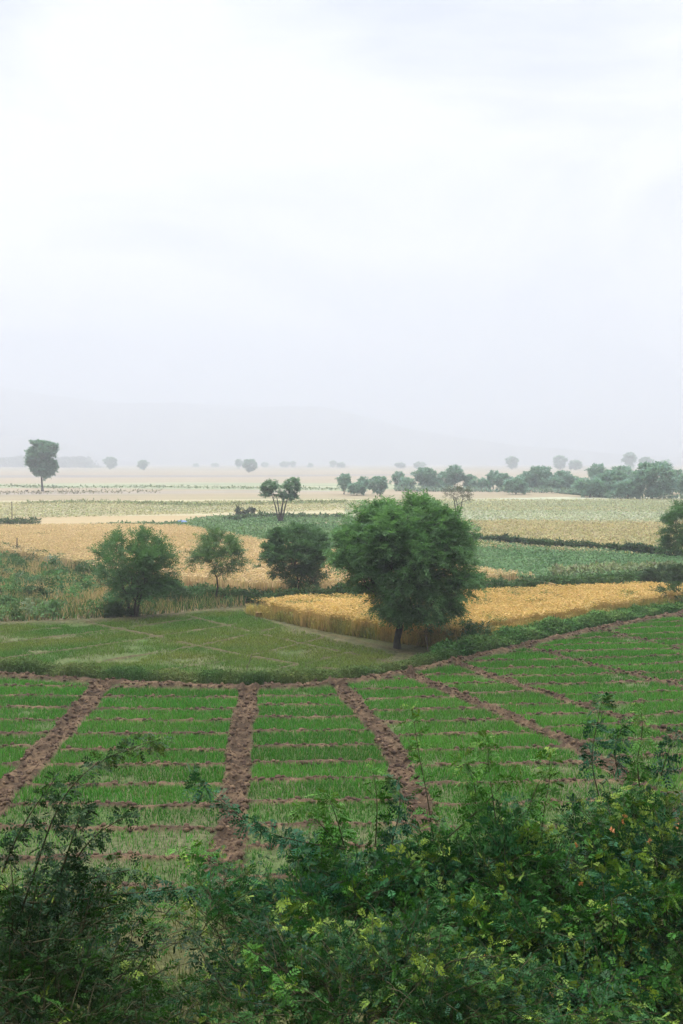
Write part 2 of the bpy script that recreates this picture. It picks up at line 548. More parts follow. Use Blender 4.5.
MID_POLY = GP([(-170, 629), (0, 625), (130, 620), (215, 611.5), (248, 612), (310, 633), (390, 652), (440, 664), (330, 690), (0, 690), (-170, 690)])

def near_fields(x, y):
    """returns height, masks for the near sheet"""
    dk = dike_y(x); below = dk - y                     # > 0 in the near plots
    colm = np.zeros(x.shape, int); fur = np.full(x.shape, 9.0)
    wav = (vnoise(x, y, 0.9, 31, 2) - .5) * 0.22
    for pts, hw in FUR:
        fx = np.interp(y, pts[:, 1], pts[:, 0])
        colm += (x > fx)
        fur = np.minimum(fur, np.abs(x - fx + wav) / (hw * .8))
    b0 = np.array(BUND0)[colm]; tl = np.array(TILT)[colm]
    ww = (vnoise(x, y, 2.2, 77, 2) - .5) * 0.28
    s = (y - tl * (x - 6 * (tl > 0)) + ww - b0) / PITCHB
    kk = np.round(s)
    jit = (hash2(kk, colm.astype(float), 3) - .5) * .16
    bund = np.abs(s - kk + jit) * PITCHB
    near = (below > 0.55) & (y > 17.9 + (vnoise(x, y, .8, 41, 2) - .5) * 1.2)
    soil = np.zeros(x.shape); z = np.zeros(x.shape)
    fm = smooth(1.15, 0.85, fur) * near
    bm = smooth(0.17, 0.07, bund + (vnoise(x, y, .3, 5) - .5) * .12) * near * (1 - fm)
    pm = smooth(.42, 0.24, np.abs(below - 0.55) + (vnoise(x, y, .5, 9, 2) - .5) * .4) * 1.0
    mid = in_poly(x, y, MID_POLY) & (below < -0.3)
    ml = np.zeros(x.shape)
    for l, w in MID_LINES:
        ml = np.maximum(ml, smooth(w * 1.35, w * .6, line_dist(x, y, l) + (vnoise(x, y, .45, 12, 2) - .5) * .22))
    ml = ml * mid * (.5 + .5 * smooth(.25, .5, vnoise(x, y, 1.3, 44, 2)))
    ed = smooth(.5, .25, line_dist(x, y, EDGE_A)); pw = smooth(.75, .45, line_dist(x, y, PATH_W) + (vnoise(x, y, .6, 3) - .5) * .3)
    soil = np.maximum.reduce([fm, bm, pm, ml * .62, ed * .45, pw * .35])
    clod = vnoise(x, y, .26, 21, 2, .6) - .5
    fprof = np.clip(fur, 0, 1.2)
    z += fm * (-0.05 + 0.13 * np.exp(-((fprof - .72) / .22) ** 2) + .26 * clod)
    z += bm * (.07 + .09 * clod)
    z += pm * (.13 + .16 * clod) + ml * (.055 + .05 * clod) + ed * .12 + pw * (.06 + .08 * clod)
    z += 0.03 * (vnoise(x, y, 1.4, 50, 2) - .5)
    z = np.maximum(z, -.085)
    return z, soil, fm, bm, pm, ml, mid, near, below, clod, colm

def near_cols(x, y):
    z, soil, fm, bm, pm, ml, mid, near, below, clod, colm = near_fields(x, y)
    dry = vnoise(x, y, .45, 61, 3, .65)
    dry = np.clip((dry - .38) * 3.2, 0, 1)[..., None]
    sc = np.array([.046, .030, .018]) * (1 - dry) + np.array([.108, .071, .041]) * dry
    bare = vnoise(x, y, 1.1, 90, 3)[..., None]
    gc = np.array([.040, .085, .017]) * (1 - bare) + np.array([.10, .085, .05]) * bare
    weedy = np.array([.072, .062, .028]) * (1 - bare) + np.array([.062, .075, .024]) * bare
    c = np.where((near & (y > 18.2))[..., None], gc, np.where(mid[..., None], gc * np.array([1.15, 1.1, 1.1]), weedy))
    s = soil[..., None]
    c = c * (1 - s) + sc * s
    m_ = np.clip(ml * mid, 0, 1)[..., None] * .8
    return c * (1 - m_) + np.array([.070, .058, .028]) * m_

nx = np.arange(-23, 26.01, .09); ny = np.arange(12.6, 60, .09)
g = link('tilled_field', grid_mesh('tilled_field', nx, ny, lambda x, y: near_fields(x, y)[0] + .02, near_cols), M_SOIL)
tag(g, 'brown tilled earth with cloddy furrows and low bunds under the seedling plots', 'field', kind='structure')

def nz_at(p): return near_fields(p[:, 0], p[:, 1])[0] + .02

def in_view(p, margin=5.0):
    return np.abs(p[:, 0]) < p[:, 1] * 0.3432 + margin

# loose clods lying in the furrows and on the paths
def clods():
    n = 150000
    p = np.stack([rng.uniform(-17, 22, n), rng.uniform(17.5, 54, n)], 1)
    p = p[in_view(p)]
    z, soil, fm, bm, pm, ml, mid, near, below, clod, colm = near_fields(p[:, 0], p[:, 1])
    keep = rng.uniform(0, 1, len(p)) < np.maximum.reduce([fm * 1.0, bm * .8, pm * .6])
    p, z = p[keep], z[keep]
    n = len(p); print('clods', n)
    ico = np.array([(0, 0, 1), (.89, 0, .45), (.28, .85, .45), (-.72, .53, .45), (-.72, -.53, .45), (.28, -.85, .45), (.72, .53, -.45), (-.28, .85, -.45), (-.89, 0, -.45), (-.28, -.85, -.45), (.72, -.53, -.45), (0, 0, -1)])
    tri = np.array([(0, 1, 2), (0, 2, 3), (0, 3, 4), (0, 4, 5), (0, 5, 1), (1, 6, 2), (2, 7, 3), (3, 8, 4), (4, 9, 5), (5, 10, 1), (6, 7, 2), (7, 8, 3), (8, 9, 4), (9, 10, 5), (10, 6, 1), (11, 7, 6), (11, 8, 7), (11, 9, 8), (11, 10, 9), (11, 6, 10)])
    r = .014 + .075 * rng.uniform(0, 1, n) ** 2.6
    a = rng.uniform(0, 6.28, n); ca, sa = np.cos(a), np.sin(a)
    v = ico[None] * (1 + rng.normal(0, .2, (n, 12, 1))) * r[:, None, None] * np.array([1.15, .9, .7])
    v = np.stack([v[..., 0] * ca[:, None] - v[..., 1] * sa[:, None], v[..., 0] * sa[:, None] + v[..., 1] * ca[:, None], v[..., 2]], -1)
    v += np.column_stack([p, z + r * .3])[:, None]
    f = (tri[None] + np.arange(n)[:, None, None] * 12).reshape(-1, 3)
    t = rng.uniform(0, 1, (n, 1)) ** 1.3
    c = np.array([.055, .034, .024]) * (1 - t) + np.array([.118, .078, .046]) * t
    return v.reshape(-1, 3), f, np.repeat(c, 12, 0)
v, f, c = clods()
tag(link('soil_clods', mesh_np('soil_clods', v, [f], c), M_SOIL), 'loose brown clods of earth strewn along the furrows', 'soil', kind='stuff')

# seedling blades
def seedlings():
    n = 1150000
    p = np.stack([rng.uniform(-19, 24, n), rng.uniform(18.0, 55, n)], 1)
    p = p[in_view(p)]
    z, soil, fm, bm, pm, ml, mid, near, below, clod, colm = near_fields(p[:, 0], p[:, 1])
    patch = vnoise(p[:, 0], p[:, 1], 1.3, 71, 3)
    thin = smooth(20.5, 25, p[:, 1]) * .75 + .25
    right = smooth(3.5, 6.5, p[:, 0]) * smooth(30, 24, p[:, 1]) * .5
    keep = near & (below > .95) & (soil < .4) & (rng.uniform(0, 1, len(p)) < smooth(.22, .5, patch + .12) * (thin - right) * 1.1)
    p, z, patch = p[keep], z[keep], patch[keep]
    c1 = np.array([.034, .165, .013]); c2 = np.array([.068, .205, .021])
    big = vnoise(p[:, 0], p[:, 1], 3.0, 15, 2)[:, None]
    c = jitter_cols(c1 * (1 - big) + c2 * big, len(p), .2, .06)
    c = c * (.8 + .4 * hash2(np.floor((p[:, 1] - 18.3) / PITCHB), colm[keep].astype(float), 55))[:, None]
    yel = rng.uniform(0, 1, len(p)) < .05
    c[yel] = jitter_cols((.19, .17, .07), yel.sum(), .2)
    hgt = rng.uniform(.08, .17, len(p)) * (.75 + .5 * patch)
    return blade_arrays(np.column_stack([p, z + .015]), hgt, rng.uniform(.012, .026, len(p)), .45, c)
v, f, c = seedlings()
print('seedling blades', len(f))
tag(link('seedling_crop', mesh_np('seedling_crop', v, [f], c), M_GRASS),
    'bright green seedlings in narrow strips between brown bunds', 'crop', kind='stuff')

def mid_crop():
    n = 420000
    p = np.stack([rng.uniform(-25, 6, n), rng.uniform(35, 56, n)], 1)
    p = p[in_view(p)]
    z, soil, fm, bm, pm, ml, mid, near, below, clod, colm = near_fields(p[:, 0], p[:, 1])
    patch = vnoise(p[:, 0], p[:, 1], 1.8, 171, 3)
    keep = mid & (below < -.7) & (soil < .35) & (rng.uniform(0, 1, len(p)) < smooth(.25, .55, patch + .07))
    p, z, patch = p[keep], z[keep], patch[keep]
    big = np.clip(vnoise(p[:, 0], p[:, 1] * 1.6, 3.2, 215, 3) * 2.2 - .6, 0, 1)[:, None]
    rightw = smooth(-5, 1, p[:, 0])[:, None]
    c = np.array([.060, .150, .024]) * (1 - big) + np.array([.14, .175, .036]) * big
    c = c * (1 - .5 * rightw) + np.array([.165, .19, .045]) * .5 * rightw
    c = jitter_cols(c, len(p), .2, .06)
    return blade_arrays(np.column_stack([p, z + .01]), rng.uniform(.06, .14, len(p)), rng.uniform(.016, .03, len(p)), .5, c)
v, f, c = mid_crop()
tag(link('young_crop', mesh_np('young_crop', v, [f], c), M_GRASS),
    'thin yellowish green young crop in the field behind the grassy dike', 'crop', kind='stuff')

# ---- grassy dike and weed borders
def weeds_along(line, n, spread, h0, h1, c1, c2, leafy=.5, zmax=None, lw=.05, hfun=None):
    """tufts of blades and broad leaves along a ground line; spread = (before, behind)"""
    line = np.asarray(line, float)
    seg = np.linalg.norm(np.diff(line, axis=0), axis=1); cum = np.concatenate([[0], np.cumsum(seg)])
    s = rng.uniform(0, cum[-1], n)
    x = np.interp(s, cum, line[:, 0]); y = np.interp(s, cum, line[:, 1])
    off = rng.beta(2, 2, n) * (spread[0] + spread[1]) - spread[0]
    edge = 1 - np.abs((off + spread[0]) / (spread[0] + spread[1]) - .5) * 2
    y = y + off
    big = vnoise(x, y, .9, 33, 3)
    hh = (h0 + (h1 - h0) * np.clip((big - .25) * 1.8, 0, 1)) * (.35 + .65 * np.sqrt(np.clip(edge * 1.6, 0, 1)))
    if hfun is not None: hh = hh * hfun(s / cum[-1])
    m = np.clip(vnoise(x, y, 1.5, 63, 2) * 1.8 - .4, 0, 1)[:, None]
    base = np.array(c1) * (1 - m) + np.array(c2) * m
    c = jitter_cols(base, n, .22, .07)
    z = np.where(in_poly(x, y, np.array([(-23, 12.6), (26, 12.6), (26, 60), (-23, 60)])), 0.03, -0.06)
    isl = rng.uniform(0, 1, n) < leafy
    parts = []
    q = ~isl
    parts.append(blade_arrays(np.column_stack([x, y, z])[q], hh[q] * rng.uniform(.6, 1.15, q.sum()), lw * rng.uniform(.4, .9, q.sum()), .35, c[q]))
    q = isl
    zz = z[q] + hh[q] * np.sqrt(rng.uniform(0, 1, q.sum()))
    d = rng.normal(0, 1, (q.sum(), 3)); d[:, 2] = np.abs(d[:, 2]) * .5
    nn = rng.normal(0, .6, (q.sum(), 3)) + np.array([0, -.2, 1.0])
    parts.append(leaf_arrays(np.column_stack([x[q], y[q], zz]), d, nn, lw * rng.uniform(1.2, 3.0, q.sum()), lw * rng.uniform(.5, 1.2, q.sum()), c[q]))
    return merge(parts)

xs = np.linspace(-24, 4.6, 80)
v, f, c = weeds_along(np.column_stack([xs, dike_y(xs) + .12]), 60000, (.5, .6), .28, .62, (.045, .10, .024), (.13, .155, .05), .45, lw=.045)
tag(link('dike_grass', mesh_np('dike_grass', v, f, c), M_GRASS), 'dark grass and low weeds covering the curved dike between the plots', 'grass', kind='stuff')
xs = np.linspace(3.7, 24, 80)
v, f, c = weeds_along(np.column_stack([xs, dike_y(xs) + .95]), 62000, (.9, 1.0), .3, .85, (.05, .125, .032), (.12, .20, .06), .7, lw=.07, hfun=lambda q: 1.0 - .5 * q)
tag(link('field_edge_weeds', mesh_np('field_edge_weeds', v, f, c), M_GRASS), 'leafy green weeds along the edge of the ripe wheat above the dike', 'weeds', kind='stuff')

# ------------------------------------------------------------------ wheat and other crops further out
def inset(poly, d):
    poly = np.asarray(poly, float); out_ = []
    area = np.sum(poly[:, 0] * np.roll(poly[:, 1], -1) - np.roll(poly[:, 0], -1) * poly[:, 1])
    for i in range(len(poly)):
        a_ = unit(poly[i] - poly[i - 1]); b_ = unit(poly[(i + 1) % len(poly)] - poly[i])
        n_ = unit(np.array([-(a_ + b_)[1], (a_ + b_)[0]])) * np.sign(area)
        out_.append(poly[i] + n_ * d)
    return np.array(out_)

def slab(name, poly, z0, z1, mat):
    bm = bmesh.new()
    vs_ = [bm.verts.new((x, y, z1)) for x, y in poly]
    fc = bm.faces.new(vs_)
    if fc.normal.z < 0: fc.normal_flip()
    bm.normal_update()
    if fc.normal.z < 0: fc.normal_flip()
    r = bmesh.ops.extrude_face_region(bm, geom=[fc])
    for e_ in r['geom']:
        if isinstance(e_, bmesh.types.BMVert): pass
    # move the original ring down to make the sides
    for v_ in vs_: v_.co.z = z0
    bmesh.ops.triangulate(bm, faces=bm.faces[:])
    bmesh.ops.recalc_face_normals(bm, faces=bm.faces[:])
    me = bpy.data.meshes.new(name); bm.to_mesh(me); bm.free()
    return me

M_STRAWBED = noise_mat('straw_bed', (0.20, 0.135, 0.055), (0.27, 0.185, 0.08), (0.32, 0.23, 0.105), scale=0.5, stretch=(.6, 1, 1), detail=8, bump=0.5)

def straw(poly, n, h, c_lo, c_hi, w=.05, green=0.0, base=-.1, seed=1, pscale=5.0, front=False):
    p = sample_poly(poly, n)
    if front:
        m = line_dist(p[:, 0], p[:, 1], np.asarray(poly)) < 1.0
    p = p + (np.column_stack([vnoise(p[:, 0], p[:, 1], .8, seed + 3, 2), vnoise(p[:, 0], p[:, 1], .8, seed + 5, 2)]) - .5) * 1.1
    big = vnoise(p[:, 0], p[:, 1], pscale, seed, 3)
    hh = h * (.82 + .3 * big) * rng.uniform(.85, 1.1, n)
    t = np.clip(rng.normal(.5, .28, n) + (big - .5) * .9, 0, 1)[:, None]
    c = jitter_cols(np.array(c_lo) * (1 - t) + np.array(c_hi) * t, n, .13, .04)
    if green:
        gm = (vnoise(p[:, 0], p[:, 1], pscale * .35, seed + 9, 3) + rng.uniform(-.16, .16, n)) > (1 - green * .9)
        c[gm] = jitter_cols((.11, .15, .05), gm.sum(), .2)
    q = np.column_stack([p, np.full(n, base)])
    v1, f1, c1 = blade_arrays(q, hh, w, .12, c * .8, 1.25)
    # drooping ears at the stalk tips
    a = rng.uniform(0, 2 * np.pi, n)
    tip = v1.reshape(-1, 3, 3)[:, 2]
    d = np.stack([np.cos(a), np.sin(a), rng.uniform(-.4, .6, n)], 1)
    nn = rng.normal(0, 1, (n, 3))
    v2, f2, c2 = leaf_arrays(tip, d, nn, .13 * rng.uniform(.8, 1.4, n) * (w / .05) ** .5, .045 * (w / .05) ** .7, c * 1.08)
    return merge([(v1, f1, c1), (v2, f2, c2)])

# main ripe wheat behind the big tree
top = GP([(800, 580), (683, 583), (560, 585), (480, 589), (300, 597), (258, 600.5)], .85)
bot = GP([(247, 615), (262, 618), (300, 626), (345, 634), (395, 642), (440, 648), (520, 636), (600, 620), (683, 607), (800, 592)])
W1 = np.vstack([top, bot])
link_ = link('wheat_bed', slab('wheat_bed', inset(W1, .7), -.05, .3, M_STRAWBED), M_STRAWBED)
tag(link_, 'dense straw body of the ripe wheat behind the large acacia', 'wheat', kind='stuff')
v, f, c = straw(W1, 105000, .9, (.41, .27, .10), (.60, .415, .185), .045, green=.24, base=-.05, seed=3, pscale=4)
# leafy lower stalks seen along the near edge
o = tag(link('ripe_wheat', mesh_np('ripe_wheat', v, f, c), M_STRAW), 'ripe golden wheat standing behind the large acacia', 'wheat', kind='stuff')
v, f, c = weeds_along(bot, 26000, (.5, .6), .45, .8, (.19, .19, .06), (.47, .34, .12), .3, lw=.05)
tag(link('wheat_margin', mesh_np('wheat_margin', v, f, c), M_STRAW), 'greenish straw margin along the near edge of the ripe wheat', 'wheat', kind='stuff')

# broad wheat field on the left, running behind the small trees to a tip on the right
top = GP([(-160, 522), (0, 524), (120, 523), (185, 524), (265, 538), (345, 549), (430, 559), (500, 568), (548, 575)], .8)
bot = GP([(530, 583), (470, 588), (340, 596), (240, 594), (130, 582), (60, 567), (0, 556), (-160, 540)])
W2 = np.vstack([top, bot])
tag(link('wheat_bed', slab('left_wheat_bed', inset(W2, .9), -.08, .32, M_STRAWBED), M_STRAWBED), 'dense straw body of the broad wheat field on the left', 'wheat', kind='stuff')
v, f, c = straw(W2, 125000, .85, (.42, .30, .17), (.57, .425, .265), .07, green=.1, base=-.08, seed=13, pscale=8)
tag(link('ripe_wheat', mesh_np('left_wheat', v, f, c), M_STRAW), 'pale golden wheat in the broad field behind the three small trees', 'wheat', kind='stuff')
v, f, c = weeds_along(GP([(-120, 541), (0, 551), (60, 563), (100, 574), (140, 585)]), 16000, (1.5, 1.5), .35, .9, (.045, .085, .035), (.09, .13, .05), .7, lw=.11)
tag(link('hedge_weeds', mesh_np('hedge_weeds', v, f, c), M_GRASS), 'strip of dark green weeds along the left wheat field', 'weeds', kind='stuff')
v, f, c = weeds_along(GP([(120, 590), (240, 601), (300, 602), (345, 598), (430, 594.5), (500, 590), (560, 585), (640, 582), (760, 579)]), 24000, (1.2, 1.0), .4, .95, (.040, .085, .030), (.085, .135, .05), .75, lw=.1)
tag(link('hedge_weeds', mesh_np('ditch_weeds', v, f, c), M_GRASS), 'dark leafy weeds between the two ripe wheat fields', 'weeds', kind='stuff')

# rough weedy plot at the left, in front of the wheat
WEED = GP([(-150, 548), (0, 558), (60, 570), (130, 586), (245, 600), (246, 606), (215, 610.5), (130, 618), (0, 623), (-150, 626)])
M_WEEDBED = noise_mat('weed_soil', (.10, .085, .045), (.17, .13, .07), (.075, .095, .04), scale=.6, detail=8, bump=.4)
tag(link('weedy_plot', slab('weedy_plot', WEED, -.09, .035, M_WEEDBED), M_WEEDBED), 'rough fallow plot of dry grass and weeds left of the small trees', 'field', kind='structure')
n = 42000
p = sample_poly(WEED, n)
big = vnoise(p[:, 0], p[:, 1], 3.0, 301, 3); dryp = np.clip((vnoise(p[:, 0], p[:, 1], 5.0, 311, 3) - .42) * 5, 0, 1)
dryp = np.clip(dryp * 1.3 + .12, 0, 1) * (.35 + .65 * smooth(54, 58, p[:, 1]))
isdry = rng.uniform(0, 1, n) < dryp
c = np.where(isdry[:, None], jitter_cols((.34, .25, .125), n, .2, .05), jitter_cols((.075, .13, .042), n, .25, .07))
a1 = blade_arrays(np.column_stack([p, np.full(n, .02)]), rng.uniform(.2, .6, n) * (.5 + big), rng.uniform(.03, .08, n), .45, c)
m = 46000
k = rng.integers(0, 270, m)
cen = sample_poly(WEED, 420); cr = rng.uniform(.3, .9, 420)
ch = rng.uniform(.35, 1.05, 420); cc = jitter_cols((.07, .135, .05), 420, .28, .08)
pale = rng.uniform(0, 1, 420) < .08; cc[pale] = jitter_cols((.19, .25, .17), pale.sum(), .1)
q = cen[k] + rng.normal(0, .45, (m, 2)) * cr[k][:, None]
zz = .05 + ch[k] * np.sqrt(rng.uniform(0, 1, m)) * np.exp(-((q - cen[k]) ** 2).sum(1) / (cr[k] ** 2 * 1.2))
a2 = leaf_arrays(np.column_stack([q, zz]), rng.normal(0, 1, (m, 3)), rng.normal(0, .5, (m, 3)) + [0, 0, 1], rng.uniform(.1, .24, m), rng.uniform(.05, .13, m), cc[k] * (1 + rng.normal(0, .15, (m, 1))))
v, f, c = merge([a1, a2])
tag(link('wild_weeds', mesh_np('wild_weeds', v, f, c), M_GRASS), 'tangle of green weeds and straw coloured grass left of the small trees', 'weeds', kind='stuff')

# flat distant plots, laid one over the other
LEV = [-.094]
def plot(name, pts, c0, c1, c2, label, scale=.08, stretch=(.5, 1.6, 1), bump=.3):
    poly = GP(pts, LEV[0])
    bm = bmesh.new()
    fc = bm.faces.new([bm.verts.new((x, y, LEV[0])) for x, y in poly])
    bm.normal_update()
    if fc.normal.z < 0: fc.normal_flip()
    bmesh.ops.triangulate(bm, faces=bm.faces[:])
    me = bpy.data.meshes.new(name); bm.to_mesh(me); bm.free()
    mt = noise_mat(name + '_' + str(len(bpy.data.materials)), c0, c1, c2, scale=scale, stretch=stretch, detail=9, bump=bump)
    o = link(name, me, mt); tag(o, label, 'field', kind='structure')
    LEV[0] += .004
    return poly

L_, R_ = -260, 950
TAN = ((.27, .21, .125), (.32, .25, .15), (.25, .22, .12))
PINK = ((.225, .175, .115), (.27, .215, .145), (.195, .185, .115))
GRN = ((.12, .165, .075), (.16, .20, .095), (.21, .22, .11))
plot('stubble_field', [(L_, 496), (R_, 492), (R_, 471), (L_, 470.5)], *PINK, 'far strip of pinkish stubble below the hills', scale=.012, stretch=(.25, 2.2, 1))
plot('fallow_strip', [(L_, 478), (250, 477.2), (430, 475), (430, 473.8), (250, 475), (L_, 475.4)], (.16, .14, .13), (.2, .18, .16), (.14, .14, .12), 'dark fallow strip across the far plain', scale=.03)
plot('fallow_strip', [(L_, 496.5), (100, 494.5), (330, 492), (330, 490), (100, 491.5), (L_, 493)], (.2, .17, .14), (.26, .22, .17), (.18, .17, .12), 'brownish fallow strip behind the tall lone tree', scale=.05)
plot('green_strip', [(L_, 488), (90, 488), (345, 491), (430, 488), (430, 484), (200, 482.5), (L_, 485)], (.17, .20, .12), (.23, .25, .15), (.3, .27, .17), 'dull green strip crossing the far plain on the left', scale=.03)
plot('olive_field', [(L_, 524), (200, 520), (350, 519), (470, 523), (R_, 530), (R_, 500), (330, 499), (L_, 502)], (.29, .265, .155), (.34, .295, .18), (.23, .24, .13), 'wide yellow olive field in the middle distance', scale=.05, stretch=(.3, 2.4, 1))
plot('tan_field', [(L_, 527), (100, 525), (190, 522), (270, 516.5), (345, 515), (345, 513), (200, 515.5), (L_, 519)], (.26, .20, .105), (.31, .24, .13), (.23, .21, .10), 'narrow tan strip of stubble left of the forked tree', scale=.04, stretch=(.3, 2, 1))
plot('pale_green_field', [(345, 527), (470, 530), (600, 527), (R_, 524), (R_, 497), (560, 497), (460, 499), (345, 506)], (.25, .27, .19), (.30, .31, .21), (.35, .33, .22), 'wide pale green field in front of the distant tree row', scale=.03, stretch=(.3, 2, 1))
plot('tan_field', [(440, 551), (700, 560), (R_, 570), (R_, 521), (640, 519), (540, 521), (440, 519)], (.31, .265, .145), (.35, .29, .16), (.25, .25, .13), 'straw yellow field beyond the green vegetable plot', scale=.06, stretch=(.3, 2, 1))
MIDG = plot('green_field', [(120, 530), (170, 524), (215, 517), (270, 516), (345, 519), (480, 524), (480, 573), (345, 558), (270, 547), (190, 533)], (.085, .145, .06), (.12, .18, .08), (.15, .2, .09), 'mid green crop field around the forked tree', scale=.1)
WEDGE = plot('green_field', [(78, 527.5), (115, 525.5), (180, 524.5), (180, 530), (120, 531)], (.07, .115, .05), (.10, .15, .06), (.12, .16, .07), 'small green wedge behind the left wheat field', scale=.2)
plot('tan_field', [(300, 524), (345, 525), (420, 526), (420, 522), (345, 520.5)], *TAN, 'short tan strip right of the forked tree', scale=.1)
VEG = plot('vegetable_plot', [(440, 545), (470, 541), (683, 557), (800, 566), (800, 592), (683, 585), (560, 586), (548, 586), (500, 578), (440, 567)], (.075, .13, .06), (.11, .175, .085), (.14, .19, .09), 'green vegetable plot right of the large acacia', scale=.25)

def crop_tufts(poly, n, hgt, size, c1, c2, seed, pscale, flat=.6):
    p = sample_poly(poly, n)
    big = np.clip(vnoise(p[:, 0], p[:, 1], pscale, seed, 3) * 1.8 - .4, 0, 1)[:, None]
    c = jitter_cols(np.array(c1) * (1 - big) + np.array(c2) * big, n, .2, .05)
    z = -.08 + hgt * rng.uniform(.1, 1, n) * (.4 + .8 * big[:, 0])
    return leaf_arrays(np.column_stack([p, z]), rng.normal(0, 1, (n, 3)) * [1, 1, .5], rng.normal(0, flat, (n, 3)) + [0, -.3, 1], size * rng.uniform(.7, 1.6, n), size * rng.uniform(.4, .9, n), c)

v, f, c = crop_tufts(VEG, 42000, .38, .19, (.070, .14, .058), (.13, .21, .10), 401, 2.5)
tag(link('vegetable_leaves', mesh_np('vegetable_leaves', v, [f], c), M_GRASS), 'broad leaves of the vegetable crop right of the large acacia', 'crop', kind='stuff')
v, f, c = merge([crop_tufts(MIDG, 30000, .4, .3, (.075, .145, .058), (.13, .195, .09), 402, 4), crop_tufts(WEDGE, 5000, .5, .3, (.065, .12, .05), (.10, .155, .07), 403, 4)])
tag(link('green_crop', mesh_np('green_crop', v, f, c), M_GRASS), 'low green crop around the forked tree', 'crop', kind='stuff')
far = GP([(-60, 520), (60, 517), (345, 510), (690, 512), (690, 499), (345, 500), (-60, 503)], 0)
v, f, c = crop_tufts(far, 52000, .22, .30, (.255, .26, .15), (.37, .32, .19), 404, 14)
rg = crop_tufts(GP([(345, 521), (470, 522), (690, 522), (690, 500), (345, 503)], 0), 44000, .22, .28, (.25, .275, .185), (.31, .31, .205), 407, 16)
v, f, c = merge([(v, f, c), rg])
tag(link('meadow_tufts', mesh_np('meadow_tufts', v, f, c), M_STRAW), 'patchy tufts of grass over the middle distance fields', 'grass', kind='stuff')
tn = GP([(440, 548), (690, 557), (690, 524), (440, 521)], 0)
v, f, c = crop_tufts(tn, 46000, .4, .25, (.31, .275, .15), (.37, .305, .17), 405, 6)
tag(link('pale_wheat', mesh_np('pale_wheat', v, [f], c), M_STRAW), 'pale straw crop beyond the vegetable plot', 'wheat', kind='stuff')

def far_weeds(name, pts, n, spread, h0, h1, c1, c2, label, lw=.3):
    v, f, c = weeds_along(GP(pts), n, spread, h0, h1, c1, c2, .85, lw=lw)
    tag(link(name, mesh_np(name, v, f, c), M_GRASS), label, 'weeds', kind='stuff')
far_weeds('hedge_weeds', [(440, 541), (470, 541.5), (560, 548), (683, 557.5), (760, 563)], 9000, (.5, .9), .5, 1.0, (.035, .07, .03), (.06, .10, .04), 'dark hedge line behind the vegetable plot', .16)
far_weeds('hedge_weeds', [(-80, 525.5), (10, 525), (38, 525.2)], 1800, (1, 2), .5, 1.0, (.04, .075, .03), (.07, .10, .04), 'short dark weed patch behind the left wheat field', .22)
far_weeds('hedge_weeds', [(-60, 487), (20, 487), (60, 488.5), (150, 487.5), (340, 490)], 1800, (5, 7), .2, .8, (.11, .15, .08), (.18, .20, .11), 'broken line of green scrub across the far plain', .4)
far_weeds('hedge_weeds', [(-60, 494.5), (80, 493.5), (160, 492.5)], 700, (2, 3), .4, .9, (.13, .12, .08), (.2, .17, .11), 'low brown scrub behind the tall lone tree', .35)
far_weeds('hedge_weeds', [(20, 504), (90, 503), (200, 506), (345, 503)], 3000, (3, 9), .15, .4, (.14, .17, .075), (.20, .21, .10), 'low green scrub along the olive field', .3)
far_weeds('hedge_weeds', [(225, 521), (270, 517.5), (345, 519)], 1500, (1, 2), .3, .7, (.06, .10, .045), (.09, .13, .06), 'dark weeds at the foot of the forked tree', .3)
far_weeds('bank_grass', [(555, 578), (600, 574), (650, 572), (700, 572)], 6000, (1.2, 2.5), .3, .8, (.15, .19, .10), (.22, .25, .13), 'pale grassy bank at the right of the vegetable plot', .16)

far_weeds('undergrowth', [(395, 491), (500, 492), (560, 493), (610, 498), (690, 499.5), (760, 500)], 3600, (2, 5), .4, 1.8, (.10, .17, .13), (.16, .22, .16), 'hazy low scrub along the foot of the distant tree row', .45)

# weedy foot of the slope, in front of the plots
FOOT = np.array([(-9, 12.8), (9, 12.8), (10, 18.6), (-10, 18.6)])
n = 60000
p = sample_poly(FOOT, n)
bigc = vnoise(p[:, 0], p[:, 1], 1.2, 501, 3)
keep = rng.uniform(0, 1, n) < smooth(.3, .6, bigc) * smooth(18.8, 17.2, p[:, 1]) + .08
p = p[keep]; n = len(p); m_ = np.clip(vnoise(p[:, 0], p[:, 1], .9, 511, 2) * 1.7 - .35, 0, 1)[:, None]
c = jitter_cols(np.array([.045, .08, .022]) * (1 - m_) + np.array([.125, .125, .036]) * m_, n, .22, .07)
v, f, c = blade_arrays(np.column_stack([p, np.full(n, .01)]), rng.uniform(.06, .32, n), rng.uniform(.012, .03, n), .5, c)
tag(link('bank_grass', mesh_np('foot_grass', v, [f], c), M_GRASS), 'yellow green rough grass at the foot of the slope below the shrubs', 'grass', kind='stuff')

